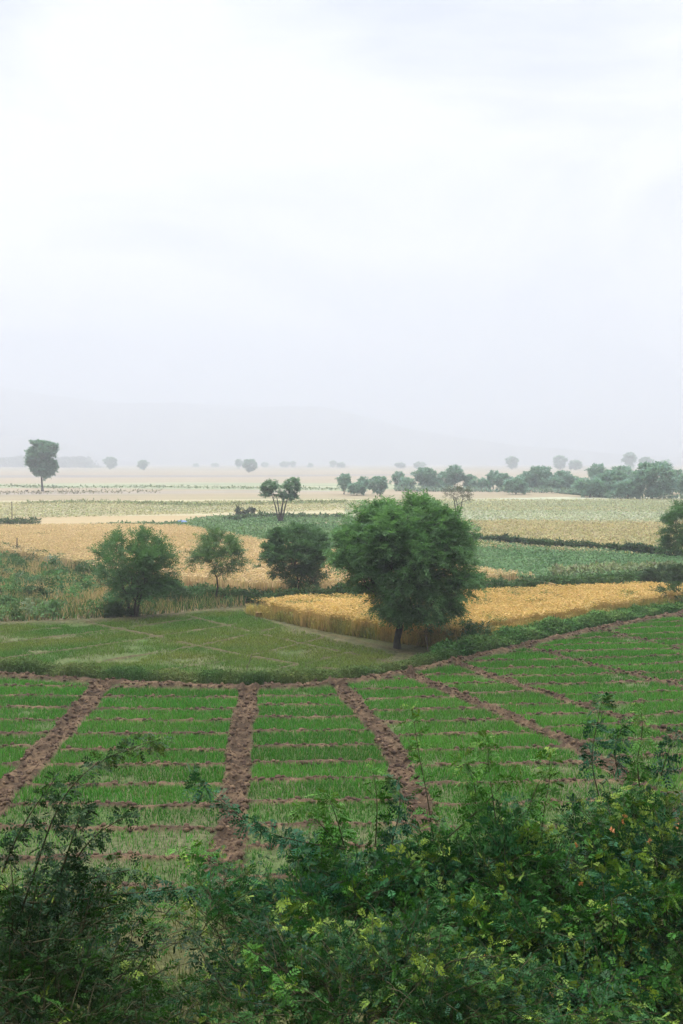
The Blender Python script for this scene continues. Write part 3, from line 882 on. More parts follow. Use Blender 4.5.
# ------------------------------------------------------------------ hills, far wood, haze
M_HILL = noise_mat('hill_rock', (.08, .075, .06), (.13, .12, .09), scale=.01, detail=8)
def hill(name, label, y0, depth, prof, seed):
    prof = np.array(prof, float)
    xs = np.linspace(prof[0, 0], prof[-1, 0], 160); ys = np.linspace(0, 1, 26)
    def zf(X, T):
        top = np.interp(X, prof[:, 0], prof[:, 1])
        r = vnoise(X, T * depth, 340, seed, 4)
        return top * np.sin(np.pi * np.clip(T, 0, 1)) ** .8 * (.86 + .28 * r) - 1.0 * (T < .01) - 1.0 * (T > .99) - .2
    X, T = np.meshgrid(xs, ys); Z = zf(X, T)
    v = np.stack([X, y0 + T * depth, Z], -1).reshape(-1, 3); nx_ = len(xs)
    i = (np.arange(len(ys) - 1)[:, None] * nx_ + np.arange(nx_ - 1)[None]).ravel()
    o = link(name, mesh_np(name, v, [np.stack([i, i + 1, i + nx_ + 1, i + nx_], 1)], smooth_shade=True), M_HILL)
    tag(o, label, 'hill', kind='structure')
hy = 3300
def hp(px, py, D): return ((px - 341.5) / F * D, (462 - py) / F * D + H)
hill('hills', 'long hazy ridge fading out behind the plain', 3000, 600, [(-4400, 180), (-2600, 275), hp(-120, 392, hy), hp(0, 388, hy), hp(60, 395, hy), hp(120, 400, hy), hp(200, 401, hy), hp(290, 404, hy), hp(340, 414, hy), hp(420, 432, hy), hp(520, 447, hy), hp(640, 455, hy), (1900, 4)], 5)
hill('hills', 'low hazy hill at the left in front of the long ridge', 2450, 300, [(-2100, 65), hp(-80, 430, 2600), hp(-20, 437, 2600), hp(40, 436, 2600), hp(75, 446, 2600), hp(105, 459, 2600), (-450, 0)], 9)

HAZE_DENS = 0.0010
hz = bpy.data.materials.new('haze'); hz.use_nodes = True
nt = hz.node_tree; nt.nodes.clear()
ho = nt.nodes.new('ShaderNodeOutputMaterial'); pv = nt.nodes.new('ShaderNodeVolumePrincipled')
pv.inputs['Color'].default_value = (0.575, 0.60, 0.655, 1)
pv.inputs['Density'].default_value = HAZE_DENS
pv.inputs['Anisotropy'].default_value = 0.2
nt.links.new(pv.outputs[0], ho.inputs['Volume'])
bm = bmesh.new(); bmesh.ops.create_cube(bm, size=1.0)
bmesh.ops.scale(bm, vec=(13200, 7000, 336), verts=bm.verts)
bmesh.ops.translate(bm, vec=(0, 3300, 166.5), verts=bm.verts)
me = bpy.data.meshes.new('haze'); bm.to_mesh(me); bm.free()
ho_ = link('haze', me, hz)
tag(ho_, 'pale morning haze lying over the whole plain', 'haze', kind='stuff')

# ------------------------------------------------------------------ trees
rng = np.random.default_rng(23)
def gl(px, py): return tuple(G(px, py)) + (0.0,)

DG = (.055, .135, .048); DG2 = (.145, .265, .11)
make_tree('acacia_tree', 'largest tree, a dense feathery acacia standing before the golden wheat', 'tree', gl(397, 649),
          [(.35, 0, 4.6, 2.5, 2.3, 1.6), (-1.1, 0, 3.9, 1.6, 1.7, 1.15), (1.85, 0, 3.45, 1.7, 1.7, 1.1), (1.0, -.2, 2.35, 1.9, 1.7, .9), (.35, 0, 5.6, 1.85, 1.6, .9), (-.3, -.5, 2.9, 1.5, 1.5, .8), (1.5, 0, 4.6, 1.6, 1.6, 1.1), (.3, -1.2, 3.9, 1.9, 1.0, 1.3), (1.05, -.2, 1.95, 1.75, 1.3, .5), (-1.3, 0, 4.3, 1.3, 1.4, .9)],
          (.1, 0, 1.35), 1300, 8, 18, .15, .042, DG, DG2, trunk_r=.15, zmin=1.45, twigL=.5, droop=.25, upb=.4, shell=.7)
make_tree('acacia_tree', 'dark bushy tree at the left with several stems and open twiggy edges', 'tree', gl(134, 619),
          [(.1, 0, 3.3, 1.9, 1.6, 1.0), (-.9, 0, 2.6, 1.25, 1.2, .8), (.9, 0, 3.0, 1.3, 1.1, .8), (.2, 0, 2.1, 1.7, 1.3, .7), (-.35, 0, 1.75, 1.0, .9, .4)],
          (.1, 0, .9), 330, 6, 17, .15, .042, DG, (.095, .175, .072), trunk_r=.10, twigL=.6, droop=.05, upb=.5, extra_trunks=[(-.7, .1, 1.9), (.7, 0, 2.0)])
make_tree('acacia_tree', 'slim pale green sapling with a single thin trunk and airy crown', 'tree', gl(217, 604),
          [(0, 0, 2.9, 1.35, 1.2, .95), (-.5, 0, 2.2, 1.0, .9, .55), (.6, 0, 2.4, 1.0, .9, .6), (.1, 0, 3.6, .8, .7, .5)],
          (0, 0, 1.5), 200, 5, 14, .15, .042, (.080, .145, .062), (.13, .205, .095), trunk_r=.065, twigL=.55, droop=.1, upb=.5)
make_tree('acacia_tree', 'round dense tree between the slim sapling and the largest acacia', 'tree', gl(295, 598),
          [(.15, 0, 2.8, 1.95, 1.8, 1.35), (-.6, 0, 2.3, 1.35, 1.3, .9), (.9, 0, 2.3, 1.2, 1.3, 1.0), (.2, 0, 1.5, 1.5, 1.3, .7), (.1, 0, 3.6, 1.2, 1.1, .6)],
          (.05, 0, .8), 460, 6, 17, .16, .045, (.056, .118, .054), (.098, .175, .082), trunk_r=.11, twigL=.4, droop=.15, upb=.4, extra_trunks=[(.5, 0, 1.6)])
make_tree('acacia_tree', 'dark green tree cut by the right edge of the view', 'tree', gl(690, 573),
          [(0, 0, 3.1, 1.9, 1.7, 1.5), (-.5, 0, 2.2, 1.5, 1.3, 1.0), (.7, 0, 2.4, 1.5, 1.3, 1.1), (-.2, 0, 4.2, 1.2, 1, .7)],
          (0, 0, 1.0), 240, 6, 15, .2, .055, DG, (.09, .165, .075), trunk_r=.12, twigL=.6, droop=.25)
make_tree('leafy_tree', 'tall lone tree with a narrow upright crown on the far plain at left', 'tree', gl(42.5, 491),
          [(.2, 0, 11.0, 3.4, 3, 2.4), (-1.0, 0, 8.6, 2.4, 2.6, 2.2), (.6, 0, 7.0, 3.0, 2.6, 1.9), (1.8, 0, 6.0, 2.2, 2, 1.0), (-1.9, 0, 11.6, 1.7, 1.8, 1.5), (2.2, 0, 11.2, 1.7, 1.8, 1.6), (0, 0, 5.3, 1.7, 1.5, 1.0)],
          (-.2, 0, 4.0), 400, 6, 11, .6, .28, (.085, .185, .14), (.14, .25, .19), trunk_r=.34, twigL=1.1, droop=.15)  # bluer leaves, with extra haze mixed into their colour
make_tree('forked_tree', 'forked tree with bare spreading limbs and two leafy tops', 'tree', gl(280.5, 522),
          [(-1.35, 0, 4.6, 1.0, 1.1, .8), (-1.0, 0, 3.9, .8, .8, .7), (.7, 0, 4.0, .8, .8, .7), (-1.7, 0, 3.7, .7, .8, .5), (1.45, 0, 4.9, .95, 1, .85), (1.3, 0, 3.7, 1.0, .9, .55), (.2, 0, 3.7, .6, .6, .4)],
          (0, 0, 1.0), 300, 5, 10, .22, .09, (.10, .18, .12), (.15, .25, .165), trunk_r=.15, twigL=.42, droop=.1,
          extra_trunks=[(-1.2, 0, 3.9), (1.2, 0, 4.1), (.35, .2, 3.3), (-.5, -.1, 3.5)])
make_tree('bare_tree', 'thin half bare tree showing behind the crown of the largest acacia', 'tree', gl(458, 523),
          [(-.2, 0, 4.0, 1.9, 1.4, .7), (.7, 0, 3.6, 1.2, 1.1, .8), (-1.2, 0, 4.0, 1.1, 1, .5)],
          (0, 0, 1.6), 110, 3, 5, .22, .08, (.075, .085, .06), (.11, .115, .08), trunk_r=.14, twigL=.5, droop=.05, extra_trunks=[(.6, 0, 3.2), (-.6, 0, 3.4)])

# low bushes
def bush(name, label, px, py, lobes, n, c1, c2, leaf=.12, tw=5, lv=12, group=None, fork=(0, 0, .15), tr=.035, twigL=.3):
    return make_tree(name, label, 'bush', gl(px, py), lobes, fork, n, tw, lv, leaf, leaf * .42, c1, c2, trunk_r=tr, twigL=twigL, droop=.1, group=group)
bush('bush', 'low dark bush hugging the foot of the left bushy tree', 122, 618, [(0, 0, .3, .7, .5, .3), (-.3, 0, .25, .5, .4, .25)], 60, (.035, .062, .026), (.055, .095, .035))
bush('bush', 'leafy green bush just right of the left bushy tree', 160, 604, [(0, 0, .8, 1.2, .9, .55), (.8, 0, .55, .9, .7, .4)], 90, (.055, .105, .045), (.085, .14, .06))
bush('bush', 'pale leaved weed bush left of the bushy tree', 36, 617, [(0, 0, .55, .55, .5, .4), (.4, 0, .4, .4, .4, .3)], 40, (.13, .18, .10), (.20, .25, .16))
bush('bush', 'dark rounded bush at the right edge beyond the wheat', 668, 584, [(0, 0, .6, 1.6, 1.0, .5), (1.0, 0, .6, 1.2, .9, .5)], 120, (.035, .065, .032), (.055, .09, .042), .14)
bush('bush', 'small dark bush alone in the tan field left of the forked tree', 246, 515.5, [(0, 0, .55, 1.6, 1.0, .5), (-.6, 0, .4, .9, .8, .35)], 50, (.05, .06, .045), (.075, .085, .06), .3, 4, 8)
bush('bush', 'dark scrubby bush in the right side of the ripe wheat', 672, 607, [(0, 0, .75, .9, .6, .5), (.6, 0, .6, .7, .5, .4)], 60, (.04, .075, .032), (.065, .11, .045))
bush('bush', 'low weed bush in the wheat border right of the largest acacia', 452, 645, [(0, 0, .6, 1.1, .5, .4), (.9, .1, .5, .8, .5, .35)], 80, (.042, .085, .034), (.07, .125, .05))

# distant trees: a few kinds, copied
def far_kind(label, lobes, fork, n, leaf, c1, c2, px, py, sc, group):
    r = make_tree('distant_tree', label, 'tree', gl(px, py), lobes, fork, int(n * 1.35), 4, 8, leaf, leaf * .5, c1, c2, trunk_r=.2, twigL=.9, droop=.15, group=group, sides=5)
    r.scale = (sc,) * 3
    return r
FA, FB = (.125, .23, .195), (.18, .29, .24)  # lightened and blued: distance haze put into the leaf colour
GR = 'trees of the distant row at right'
KA = [(0, 0, 4.0, 3.0, 2.6, 1.7), (-1.4, 0, 3.2, 1.9, 1.8, 1.1), (1.5, 0, 3.4, 1.9, 1.7, 1.3), (.2, 0, 5.0, 1.8, 1.6, .9), (.1, 0, 2.2, 2.2, 1.8, .8)]
KB = [(0, 0, 5.2, 2.0, 1.9, 1.5), (.7, 0, 4.0, 2.0, 1.8, 1.2), (-.8, 0, 3.4, 1.7, 1.6, 1.0), (.1, 0, 2.4, 1.3, 1.3, .7)]
KC = [(0, 0, 2.6, 3.2, 2.4, 1.3), (1.8, 0, 2.2, 1.9, 1.7, 1.1), (-1.9, 0, 2.1, 1.8, 1.7, 1.0), (0, 0, 1.3, 2.8, 2.0, .7)]
ROWL = 'hazy round crowned tree in the crowded distant row beyond the pale green field'
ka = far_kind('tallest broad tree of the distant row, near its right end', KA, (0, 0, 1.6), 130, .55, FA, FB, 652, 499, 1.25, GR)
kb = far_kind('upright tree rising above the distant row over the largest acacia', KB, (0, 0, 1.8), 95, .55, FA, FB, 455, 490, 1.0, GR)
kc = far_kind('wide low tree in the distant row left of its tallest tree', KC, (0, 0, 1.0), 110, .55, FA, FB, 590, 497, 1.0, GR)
K = [ka, kb, kc]
row = [(398, 490, 1, .75), (406, 490.5, 2, .8), (424, 490, 0, .95), (436, 490, 2, .95), (447, 489.5, 0, .8), (469, 490, 0, .75), (480, 490.5, 2, .8), (493, 490, 1, .8), (503, 490.5, 0, .75),
       (516, 494, 2, .95), (528, 491, 0, .85), (541, 491, 0, 1.05), (552, 491.5, 2, .9), (563, 491, 0, .9), (574, 491, 2, .9), (596, 489, 1, 1.1), (603, 493, 1, .7),
       (612, 496.5, 0, .95), (628, 498.5, 2, 1.0), (621, 490, 0, 1.0), (640, 492, 0, .95), (667, 494, 2, 1.0), (678, 492, 1, .9), (684, 496, 0, .85), (700, 497, 2, 1.1)]
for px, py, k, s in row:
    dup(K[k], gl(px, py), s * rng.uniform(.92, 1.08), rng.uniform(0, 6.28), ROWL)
for px, py, k, s, lab in [(344, 494, 1, .72, 'leftmost tree of the hazy clump above the round dense tree'),
                          (357, 495, 2, .72, 'low middle tree of the hazy clump left of the largest acacia'),
                          (364, 494, 1, .62, 'narrow tree of the hazy clump left of the largest acacia'),
                          (380, 495.5, 0, .72, 'rightmost round tree of the hazy clump left of the largest acacia')]:
    o = dup(K[k], gl(px, py), s, rng.uniform(0, 6.28), lab); o['group'] = 'hazy clump of trees above the wheat'
for px, py, k, s, lab in [(110, 469.6, 0, 2.1, 'flat topped hazy tree right of the tall lone tree'),
                          (143.5, 470.3, 0, 1.55, 'small round hazy tree on the far plain, second right of the tall lone tree'),
                          (249, 472.6, 0, 1.6, 'round hazy tree standing alone on the far plain above the slim sapling'),
                          (239, 469.3, 1, 1.6, 'faint small tree just left of the round hazy tree on the plain')]:
    o = dup(K[k], gl(px, py), s, rng.uniform(0, 6.28), lab); o['group'] = 'lone trees on the far plain'
for px, py, k, s in [(265, 467.4, 2, 1.7), (285, 467.6, 2, 2.0), (293, 467.6, 0, 1.5), (310, 467.4, 2, 1.5), (333, 467.8, 0, 1.6), (341, 468, 2, 1.8), (400, 468.5, 2, 1.7), (420, 468.8, 2, 1.9), (512, 469.6, 0, 2.2), (560, 470, 0, 2.3), (575, 470, 2, 2.2), (630, 470.5, 1, 2.4), (646, 470.4, 0, 2.0), (664, 471, 2, 2.2), (215, 467.4, 2, 1.5), (196, 467.4, 2, 1.4)]:
    o = dup(K[k], gl(px, py), s, rng.uniform(0, 6.28), 'faint speck of a tree far out on the hazy plain'); o['group'] = 'faint trees far out on the plain'

# far wood left
def far_wood():
    n = 9000
    line = GP([(-120, 466.9), (0, 467), (50, 467.2), (96, 467.6)])
    s = rng.uniform(0, 1, n); x = np.interp(s * 3, [0, 1, 2, 3], line[:, 0]); y = np.interp(s * 3, [0, 1, 2, 3], line[:, 1]) + rng.normal(0, 20, n)
    hh = (9 + 10.0 * vnoise(x, y * .2, 12, 600, 2)) * smooth(1.0, .9, s)
    p = np.column_stack([x, y, -.1 + hh * rng.uniform(0, 1, n) ** .7])
    return leaf_arrays(p, rng.normal(0, 1, (n, 3)), rng.normal(0, 1, (n, 3)), rng.uniform(2.4, 4.8, n), rng.uniform(1.6, 3.2, n), jitter_cols((.06, .09, .065), n, .2))
v, f, c = far_wood()
tag(link('woods', mesh_np('woods', v, [f], c), M_LEAF), 'far dark belt of trees at the left under the low hill', 'wood', kind='stuff')

# ------------------------------------------------------------------ posts, sticks, small things
def tube_obj(name, paths, mat, parent=None, sides=7):
    v, f = tube_arrays(paths, sides)
    return link(name, mesh_np(name, v, f, smooth_shade=True), mat, parent)

def stick(name, label, cat, px, py, h, r, lean=(0, 0), fork=None, mat=None):
    b = empty(name, gl(px, py)); tag(b, label, cat)
    t = np.linspace(0, 1, 6)
    pts = np.column_stack([lean[0] * h * t ** 1.5, lean[1] * h * t, h * t]) + np.column_stack([rng.normal(0, r * .5, (6, 2)), np.zeros(6)])
    pts[0, 2] = -.1
    tube_obj('shaft', [(pts, np.linspace(r, r * .55, 6))], mat or M_WOOD, b)
    if fork:
        for fx, fz, ln in fork:
            p0 = np.array([np.interp(fz, t, pts[:, 0]), 0, fz * h])
            tube_obj('twig', [(np.array([p0, p0 + [fx * ln * .5, .02, ln * .6], p0 + [fx * ln, .03, ln]]), np.array([r * .5, r * .4, r * .2]))], mat or M_WOOD, b)
    return b
stick('stick', 'thin bent stick planted beside the curved grassy dike', 'stick', 245, 682, 1.0, .016, (.25, 0), [(.3, .7, .25), (-.2, .45, .2)])
stick('stick', 'short dry stick in the weeds right of the largest acacia trunk', 'stick', 428, 658, .95, .02, (-.08, 0), [(.25, .8, .2)])
stick('stick', 'dry forked twig standing in the weeds before the right wheat', 'stick', 553.5, 634, .95, .022, (.12, 0), [(.4, .5, .3), (-.35, .65, .22)])

post = empty('fence_post', gl(12, 521.5)); tag(post, 'tall thin fence post with wires beyond the left wheat field', 'post')
tube_obj('shaft', [(np.array([[0, 0, -.2], [0.02, 0, 1.2], [0, 0, 2.7]]), np.array([.06, .055, .05]))], M_WOOD, post)
for z in (1.1, 2.55):
    xs = np.linspace(0, -9, 12)
    tube_obj('wire', [(np.column_stack([xs, .3 * -xs / 9, z - .25 * np.sin(np.pi * xs / -9)]), np.full(12, .012))], M_WOOD, post, 4)
post = empty('fence_post', gl(17, 555)); tag(post, 'short wooden post in the weeds at the near edge of the left wheat', 'post')
tube_obj('shaft', [(np.array([[0, 0, -.2], [0.01, 0, .7], [.03, 0, 1.5]]), np.array([.055, .05, .045]))], M_WOOD, post)

# green bottle left at the end of the furrow
def lathe(name, prof, mat, parent, sides=14):
    a = np.linspace(0, 2 * np.pi, sides, endpoint=False); prof = np.array(prof)
    v = np.stack([prof[:, 0][:, None] * np.cos(a), prof[:, 0][:, None] * np.sin(a), np.repeat(prof[:, 1][:, None], sides, 1)], -1).reshape(-1, 3)
    k = len(prof)
    i = np.arange(k - 1)[:, None] * sides + np.arange(sides)[None]; j = np.arange(k - 1)[:, None] * sides + (np.arange(sides) + 1) % sides
    return link(name, mesh_np(name, v, [np.stack([i, j, j + sides, i + sides], -1).reshape(-1, 4)], smooth_shade=True), mat, parent)
M_GREENP, _, _, b_ = base_mat('green_plastic'); b_.inputs['Base Color'].default_value = (.02, .22, .12, 1); b_.inputs['Roughness'].default_value = .25
M_WHITEP, _, _, b_ = base_mat('white_paper'); b_.inputs['Base Color'].default_value = (.6, .62, .6, 1); b_.inputs['Roughness'].default_value = .6
M_BLUE, _, _, b_ = base_mat('blue_cloth'); b_.inputs['Base Color'].default_value = (.12, .18, .32, 1); b_.inputs['Roughness'].default_value = .8
bt = empty('bottle', tuple(G(209, 888)) + (.05,)); tag(bt, 'small green plastic bottle standing at the near end of the middle furrow', 'bottle')
lathe('body', [(.0, 0), (.04, 0), (.043, .02), (.043, .17), (.036, .2), (.018, .235), (.016, .25)], M_GREENP, bt)
lathe('paper_band', [(.0445, .09), (.0455, .092), (.0455, .138), (.0445, .14)], M_WHITEP, bt)
lathe('cap', [(.019, .25), (.019, .275), (.0, .277)], M_GREENP, bt)
# blue bundle in the far green field
bm = bmesh.new(); bmesh.ops.create_icosphere(bm, subdivisions=3, radius=.5)
for v_ in bm.verts:
    k = 1 + .25 * (vnoise(np.array([v_.co.x * 2 + 3]), np.array([v_.co.y * 2 + v_.co.z]), .7, 8, 2)[0] - .5)
    v_.co = Vector((v_.co.x * 1.5 * k, v_.co.y * k, max(v_.co.z, -.3) * .7 * k))
me = bpy.data.meshes.new('bundle'); bm.to_mesh(me); bm.free()
o = link('cloth_bundle', me, M_BLUE); o.location = tuple(G(182, 524)) + (.15,)
tag(o, 'tiny blue cloth bundle lying where green field meets left wheat', 'bundle')

# ------------------------------------------------------------------ foreground shrubs
rng = np.random.default_rng(5)
def rachis_leaves(o, d, n, L, pairs, lfL, lfW, cols):
    """pinnate leaves: opposite leaflets along each rachis"""
    b, dr, nn, cc = twig_leaves(o, d, n, L, pairs * 2, lfL, lfW, cols, droop=.25, spread=.8, jit=.10, opposite=True, start=.22, ntilt=.18)
    M = len(b)
    lfL = np.repeat(np.broadcast_to(lfL, (len(o),)), pairs * 2); lfW = np.repeat(np.broadcast_to(lfW, (len(o),)), pairs * 2)
    s = np.tile(np.repeat(np.sin(np.linspace(.6, 2.5, pairs)), 2), len(o))
    return leaf_arrays(b, dr, nn, lfL * s * rng.uniform(.8, 1.2, M), lfW * s * rng.uniform(.85, 1.15, M), cc, .12)

TEAL = np.array([.014, .064, .028]); MIDG_ = np.array([.040, .130, .015]); YEL = np.array([.24, .33, .045]); DARK = np.array([.011, .031, .011])  # DARK sets the shade of the lower left into the leaf colour

def leafy_twigs(o, d, L, per, lf, c_base, young, pairs=6, upn=.8):
    """alternate pinnate leaves along twigs; the outer end of a young twig is yellow green"""
    N = len(o)
    n = unit(np.array([0, 0, 1.0]) * upn + rng.normal(0, .35, (N, 3))); n = unit(n - d * (n * d).sum(1, keepdims=True))
    b, dr, nn, cc = twig_leaves(o, d, n, L, per, 0, 0, c_base, droop=.22, spread=.75, jit=.28, ntilt=.4)
    t = np.tile(np.linspace(.12, 1, per), N)
    y = np.repeat(young, per) * np.clip((t - .35) * 1.8, 0, 1)
    cc = cc * (1 - y[:, None]) + YEL * rng.uniform(.6, 1.15, (len(b), 1)) * y[:, None]
    k = np.where(t > .8, .75, 1.0)
    lf = lf * np.repeat(rng.uniform(.65, 1.25, N), per)
    return rachis_leaves(b, dr, nn, lf * 3.0 * k * rng.uniform(.75, 1.2, len(b)), pairs, lf, lf * .50, cc)

def make_shrub(label, root_px, D, lobes_px, n_nodes, shoots=(), c1=TEAL, c2=MIDG_, lf=.034, tw=4, per=8, young=.3, stems_r=.03, blossoms=(), twigL=.3, name='thorny_shrub', pairs=5):
    rx = (root_px - 341.5) / F * D
    rz = float(slope_z(np.array([rx]), np.array([D]))[0])
    base = np.array([rx, D, rz])
    root = empty(name, base); tag(root, label, 'shrub', 'shrubs on the slope below the viewpoint')
    lob = []
    for px, py, d_, rpx, rpy, rd in lobes_px:
        p = P(px, py, d_) - base
        lob.append((*p, rpx / F * d_, rd, rpy / F * d_))
    ncl = max(8, n_nodes // 8)
    cen_, _ = lobe_nodes(lob, ncl, .5)
    nodes = cen_[rng.integers(0, ncl, n_nodes)] + rng.normal(0, .10, (n_nodes, 3)) * np.array([1.25, 1.25, .5])
    cen = np.average(np.array(lob)[:, :3], axis=0)
    fork = np.array([cen[0] * .25, cen[1] * .25, max(.3, cen[2] * .3)])
    paths, pd = skeleton(np.array([0, 0, -.1]), fork, nodes, r_tip=.0026, r_max=stems_r, wob=.04, power=2.0)
    N = n_nodes * tw
    o = np.repeat(nodes, tw, 0) + rng.normal(0, .03, (N, 3))
    outd = unit(nodes - cen + np.array([0, 0, .25]))
    d = unit(np.repeat(outd * .7 + pd * .5 + np.array([0, 0, .15]), tw, 0) + rng.normal(0, .6, (N, 3)))
    L = twigL * rng.uniform(.6, 1.5, N)
    mixv = np.repeat(np.clip(rng.normal(.45, .35, n_nodes), 0, 1), tw)[:, None]
    cb = (np.array(c1) * (1 - mixv) + np.array(c2) * mixv) * (1 + rng.normal(0, .15, (N, 1)))
    yg = (rng.uniform(0, 1, N) < young) * rng.uniform(.4, 1, N)
    parts = [leafy_twigs(o, d, L, per, lf, np.clip(cb, .006, 1), yg, pairs)]
    tpaths = list(paths)
    for q in range(N):
        e_ = o[q] + d[q] * L[q]; e_[2] -= .22 * L[q]
        m_ = o[q] + d[q] * L[q] * .5; m_[2] -= .055 * L[q]
        tpaths.append((np.array([o[q], m_, e_]), np.array([.003, .0022, .0012])))
    for pts, dens, yv, colr in shoots:
        w = np.array([P(*q) for q in pts]) - base
        s = np.concatenate([[0], np.cumsum(np.linalg.norm(np.diff(w, axis=0), axis=1))])
        k = max(6, int(s[-1] / .05)); u = np.linspace(0, s[-1], k)
        c_ = np.stack([np.interp(u, s, w[:, i]) for i in range(3)], 1)
        ker = np.ones(5) / 5
        for i in range(3): c_[:, i] = np.convolve(np.pad(c_[:, i], 2, mode='edge'), ker, 'valid')
        tpaths.append((c_, np.linspace(.0055, .0015, k)))
        tan = unit(np.gradient(c_, axis=0))
        m = int(k * dens * 1.25)
        ii = rng.integers(1, k, m)
        side = unit(rng.normal(0, 1, (m, 3)) * [1, 1, .7])
        dd = unit(tan[ii] * .55 + side * .9)
        LL = lf * rng.uniform(.4, 1.7, m) * (1.2 - .6 * ii / k)
        yy = np.clip((ii / k - .45) * 2, 0, 1) * yv * rng.uniform(.3, 1, m)
        parts.append(leafy_twigs(c_[ii], dd, LL, 3, lf, np.clip(np.array(colr) * (1 + rng.normal(0, .15, (m, 1))), .005, 1), yy, pairs))
    v, f, c = merge(parts)
    link('foliage', mesh_np('shrub_foliage', v, f, c), M_SHRUB, root)
    tv, tf = tube_arrays(tpaths, 5)
    link('stems', mesh_np('shrub_stems', tv, tf, smooth_shade=True), M_TWIG, root)
    for px, py, d_ in blossoms:
        p = P(px, py, d_) - base
        m = 7
        dd = rng.normal(0, .6, (m, 3)) + [0, -.5, .5]
        v, f, c = leaf_arrays(np.repeat(p[None], m, 0), dd, rng.normal(0, 1, (m, 3)), .027 * rng.uniform(.8, 1.2, m), .02, jitter_cols((.50, .24, .11), m, .1, .03), .2)
        link('withered_leaf', mesh_np('withered_leaf', v, [f], c), M_GRASS, root)
    print(label, 'leaflets', sum(len(q) for q in f) if isinstance(f, list) else len(f))
    return root

make_shrub('tallest leafy shrub at the bottom right corner, with withered orange leaves', 640, 7.2,
           [(618, 850, 7.3, 55, 30, .5), (672, 832, 7.4, 38, 30, .5), (555, 880, 7.0, 58, 32, .5), (650, 885, 6.9, 60, 50, .5), (600, 930, 6.5, 80, 60, .5), (665, 985, 6.1, 60, 60, .45), (620, 990, 6.2, 60, 40, .45), (655, 930, 7.2, 50, 50, .4)], 360,
           shoots=[([(600, 800, 7.2), (590, 760, 7.2), (598, 720, 7.2), (604, 692, 7.2)], 1.7, .5, TEAL * 1.2), ([(640, 790, 7.3), (636, 755, 7.3), (645, 730, 7.3), (640, 708, 7.3)], 1.8, .9, MIDG_),
                   ([(660, 780, 7.3), (668, 750, 7.3), (680, 730, 7.3)], 2, .3, TEAL), ([(540, 850, 6.9), (545, 800, 6.9), (552, 775, 6.9), (548, 752, 6.9)], 1.2, .7, MIDG_),
                   ([(620, 780, 7.2), (612, 745, 7.2), (626, 722, 7.2)], 2, .3, TEAL * 1.15),
                   ([(530, 935, 6.2), (580, 918, 6.2), (640, 902, 6.2), (683, 893, 6.2)], 1.3, .8, MIDG_ * 1.3)],
           blossoms=[(622, 822, 6.75), (624, 816.5, 6.75), (612, 830, 6.75), (648.5, 841, 6.6), (676, 826, 6.8), (575.5, 845, 6.5), (580, 884, 6.4), (629, 852, 6.6)])
make_shrub('broad dark green shrub in the middle of the foreground, between two taller ones', 470, 6.9,
           [(480, 874, 7.0, 52, 26, .45), (425, 896, 6.8, 56, 32, .45), (500, 910, 6.6, 70, 50, .45), (440, 950, 6.1, 85, 55, .45), (530, 975, 5.9, 80, 50, .4), (460, 930, 6.8, 90, 50, .4)], 290,
           shoots=[([(435, 850, 6.8), (428, 800, 6.8), (418, 750, 6.8), (412, 705, 6.8)], 1.1, 1.0, MIDG_ * 1.1), ([(470, 840, 6.9), (478, 790, 6.9), (470, 770, 6.9), (460, 755, 6.9)], 2.6, 1.0, MIDG_ * 1.3),
                   ([(500, 850, 6.8), (493, 800, 6.8), (487, 755, 6.8), (489, 733, 6.8)], 1.2, .6, MIDG_ * 1.1), ([(520, 850, 6.7), (530, 800, 6.7), (546, 770, 6.7)], 1.3, .6, MIDG_),
                   ([(445, 840, 6.8), (490, 800, 6.8), (520, 762, 6.8)], 1.3, .9, MIDG_ * 1.2)],
           blossoms=[(486, 958, 5.45), (551.5, 994, 5.4)])
make_shrub('teal green shrub left of the broad one, with a long branch arching left', 355, 6.6,
           [(362, 872, 6.6, 34, 26, .4), (335, 905, 6.4, 40, 26, .4), (375, 925, 6.2, 55, 45, .4), (310, 950, 6.0, 50, 35, .35)], 105,
           shoots=[([(350, 850, 6.5), (300, 842, 6.5), (265, 832, 6.5), (240, 818, 6.5), (215, 795, 6.5), (188, 772, 6.5)], 1.9, .3, TEAL * 1.45),
                   ([(350, 880, 6.4), (300, 893, 6.3), (250, 888, 6.3), (200, 893, 6.3)], 3.0, .1, TEAL * 1.35),
                   ([(345, 850, 6.5), (335, 810, 6.5), (325, 790, 6.5)], 2.2, .8, MIDG_ * 1.2), ([(375, 850, 6.6), (378, 800, 6.6), (372, 765, 6.6)], 1.2, .5, MIDG_),
                   ([(390, 850, 6.6), (402, 805, 6.6), (398, 775, 6.6)], 2, .4, TEAL), ([(340, 845, 6.5), (312, 815, 6.5), (300, 806, 6.5)], 2, .8, MIDG_ * 1.3),
                   ([(250, 895, 6.2), (225, 865, 6.2), (196, 850, 6.2), (172, 845, 6.2)], 1.5, 1.0, MIDG_ * 1.3)],
           c1=TEAL * 1.15, young=.1)
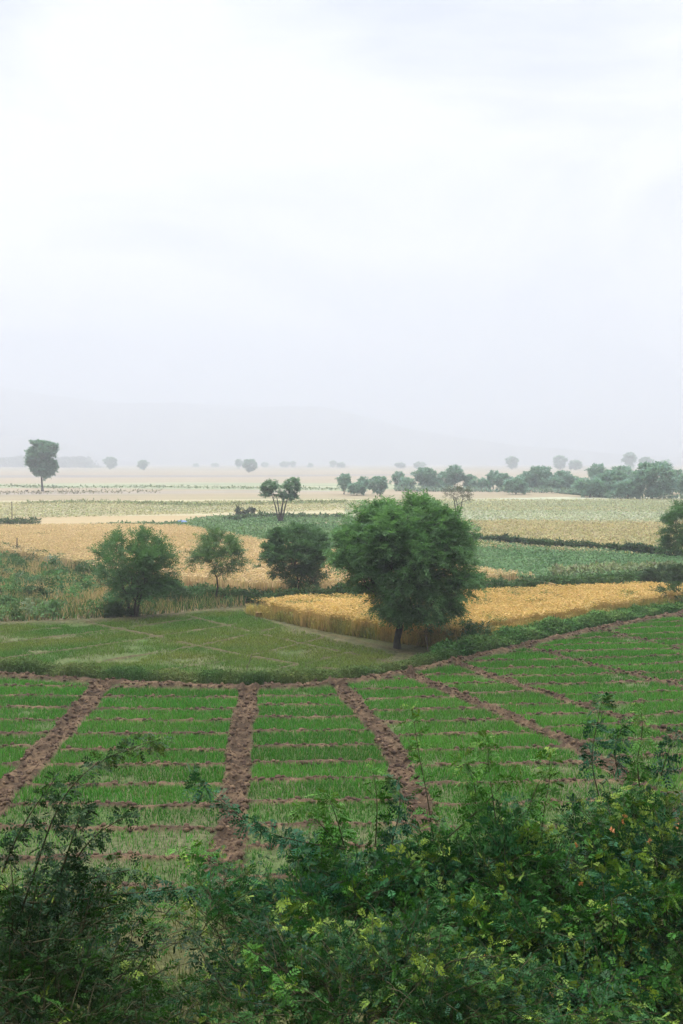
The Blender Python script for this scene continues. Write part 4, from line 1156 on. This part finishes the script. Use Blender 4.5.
make_shrub('low dark shrub filling the bottom centre of the view', 330, 5.0,
           [(250, 1005, 5.0, 75, 28, .35), (340, 1000, 5.1, 75, 38, .35), (430, 1015, 5.0, 80, 38, .35), (540, 1025, 5.1, 80, 35, .35), (180, 1010, 4.9, 60, 28, .3), (390, 1000, 5.3, 60, 30, .3)], 230, lf=.024, twigL=.24,
           shoots=[([(300, 1000, 4.9), (270, 965, 4.9), (245, 945, 4.9)], 2, .6, MIDG_), ([(230, 1000, 4.8), (205, 960, 4.8), (190, 930, 4.8)], 2, .3, DARK * 1.5)], c1=TEAL * .75, c2=MIDG_ * .65, young=.22)
make_shrub('shade-coloured twiggy shrub at the left edge with branches arching to the right', 20, 4.0,
           [(10, 950, 4.1, 45, 36, .35), (75, 990, 4.0, 60, 30, .35), (5, 885, 4.3, 16, 26, .3), (110, 1018, 4.0, 45, 24, .3), (20, 1010, 3.8, 60, 40, .3), (60, 1015, 4.3, 70, 30, .4), (20, 960, 4.5, 50, 40, .4)], 190, lf=.020, twigL=.2, young=.06,
           shoots=[([(15, 930, 4.1), (35, 870, 4.1), (55, 810, 4.1), (78, 775, 4.1), (115, 752, 4.1), (165, 738, 4.1)], 3.6, .55, DARK * 1.8),
                   ([(40, 930, 4.0), (65, 880, 4.0), (82, 845, 4.0), (110, 822, 4.0), (138, 812, 4.0)], 3.6, .1, DARK * 1.7),
                   ([(55, 890, 4.0), (72, 840, 4.0), (85, 800, 4.0)], 3.6, .1, DARK * 1.7), ([(0, 880, 4.2), (18, 830, 4.2), (40, 800, 4.2), (60, 772, 4.2)], 3.6, .3, DARK * 1.7),
                   ([(30, 900, 4.1), (80, 880, 4.1), (140, 868, 4.1)], 3.6, .1, DARK * 1.8), ([(10, 900, 4.2), (50, 905, 4.2), (110, 895, 4.2), (190, 888, 4.2)], 2.2, .1, TEAL)],
           c1=DARK, c2=MIDG_ * .6, stems_r=.02)
make_shrub('thin leafy shrub with sparse sprays low in the left half of the foreground', 150, 5.6,
           [(130, 915, 5.8, 35, 12, .3), (225, 905, 5.9, 40, 10, .3), (60, 930, 5.6, 50, 28, .3), (285, 955, 5.7, 30, 28, .3)], 44, lf=.025, twigL=.26, young=.2,
           shoots=[([(150, 940, 5.7), (170, 905, 5.7), (205, 880, 5.7)], 2, .9, MIDG_ * 1.2), ([(110, 940, 5.7), (90, 905, 5.7), (70, 880, 5.7)], 2, .3, TEAL)])
print('objects', len(bpy.data.objects), 'verts', sum(len(m.vertices) for m in bpy.data.meshes))
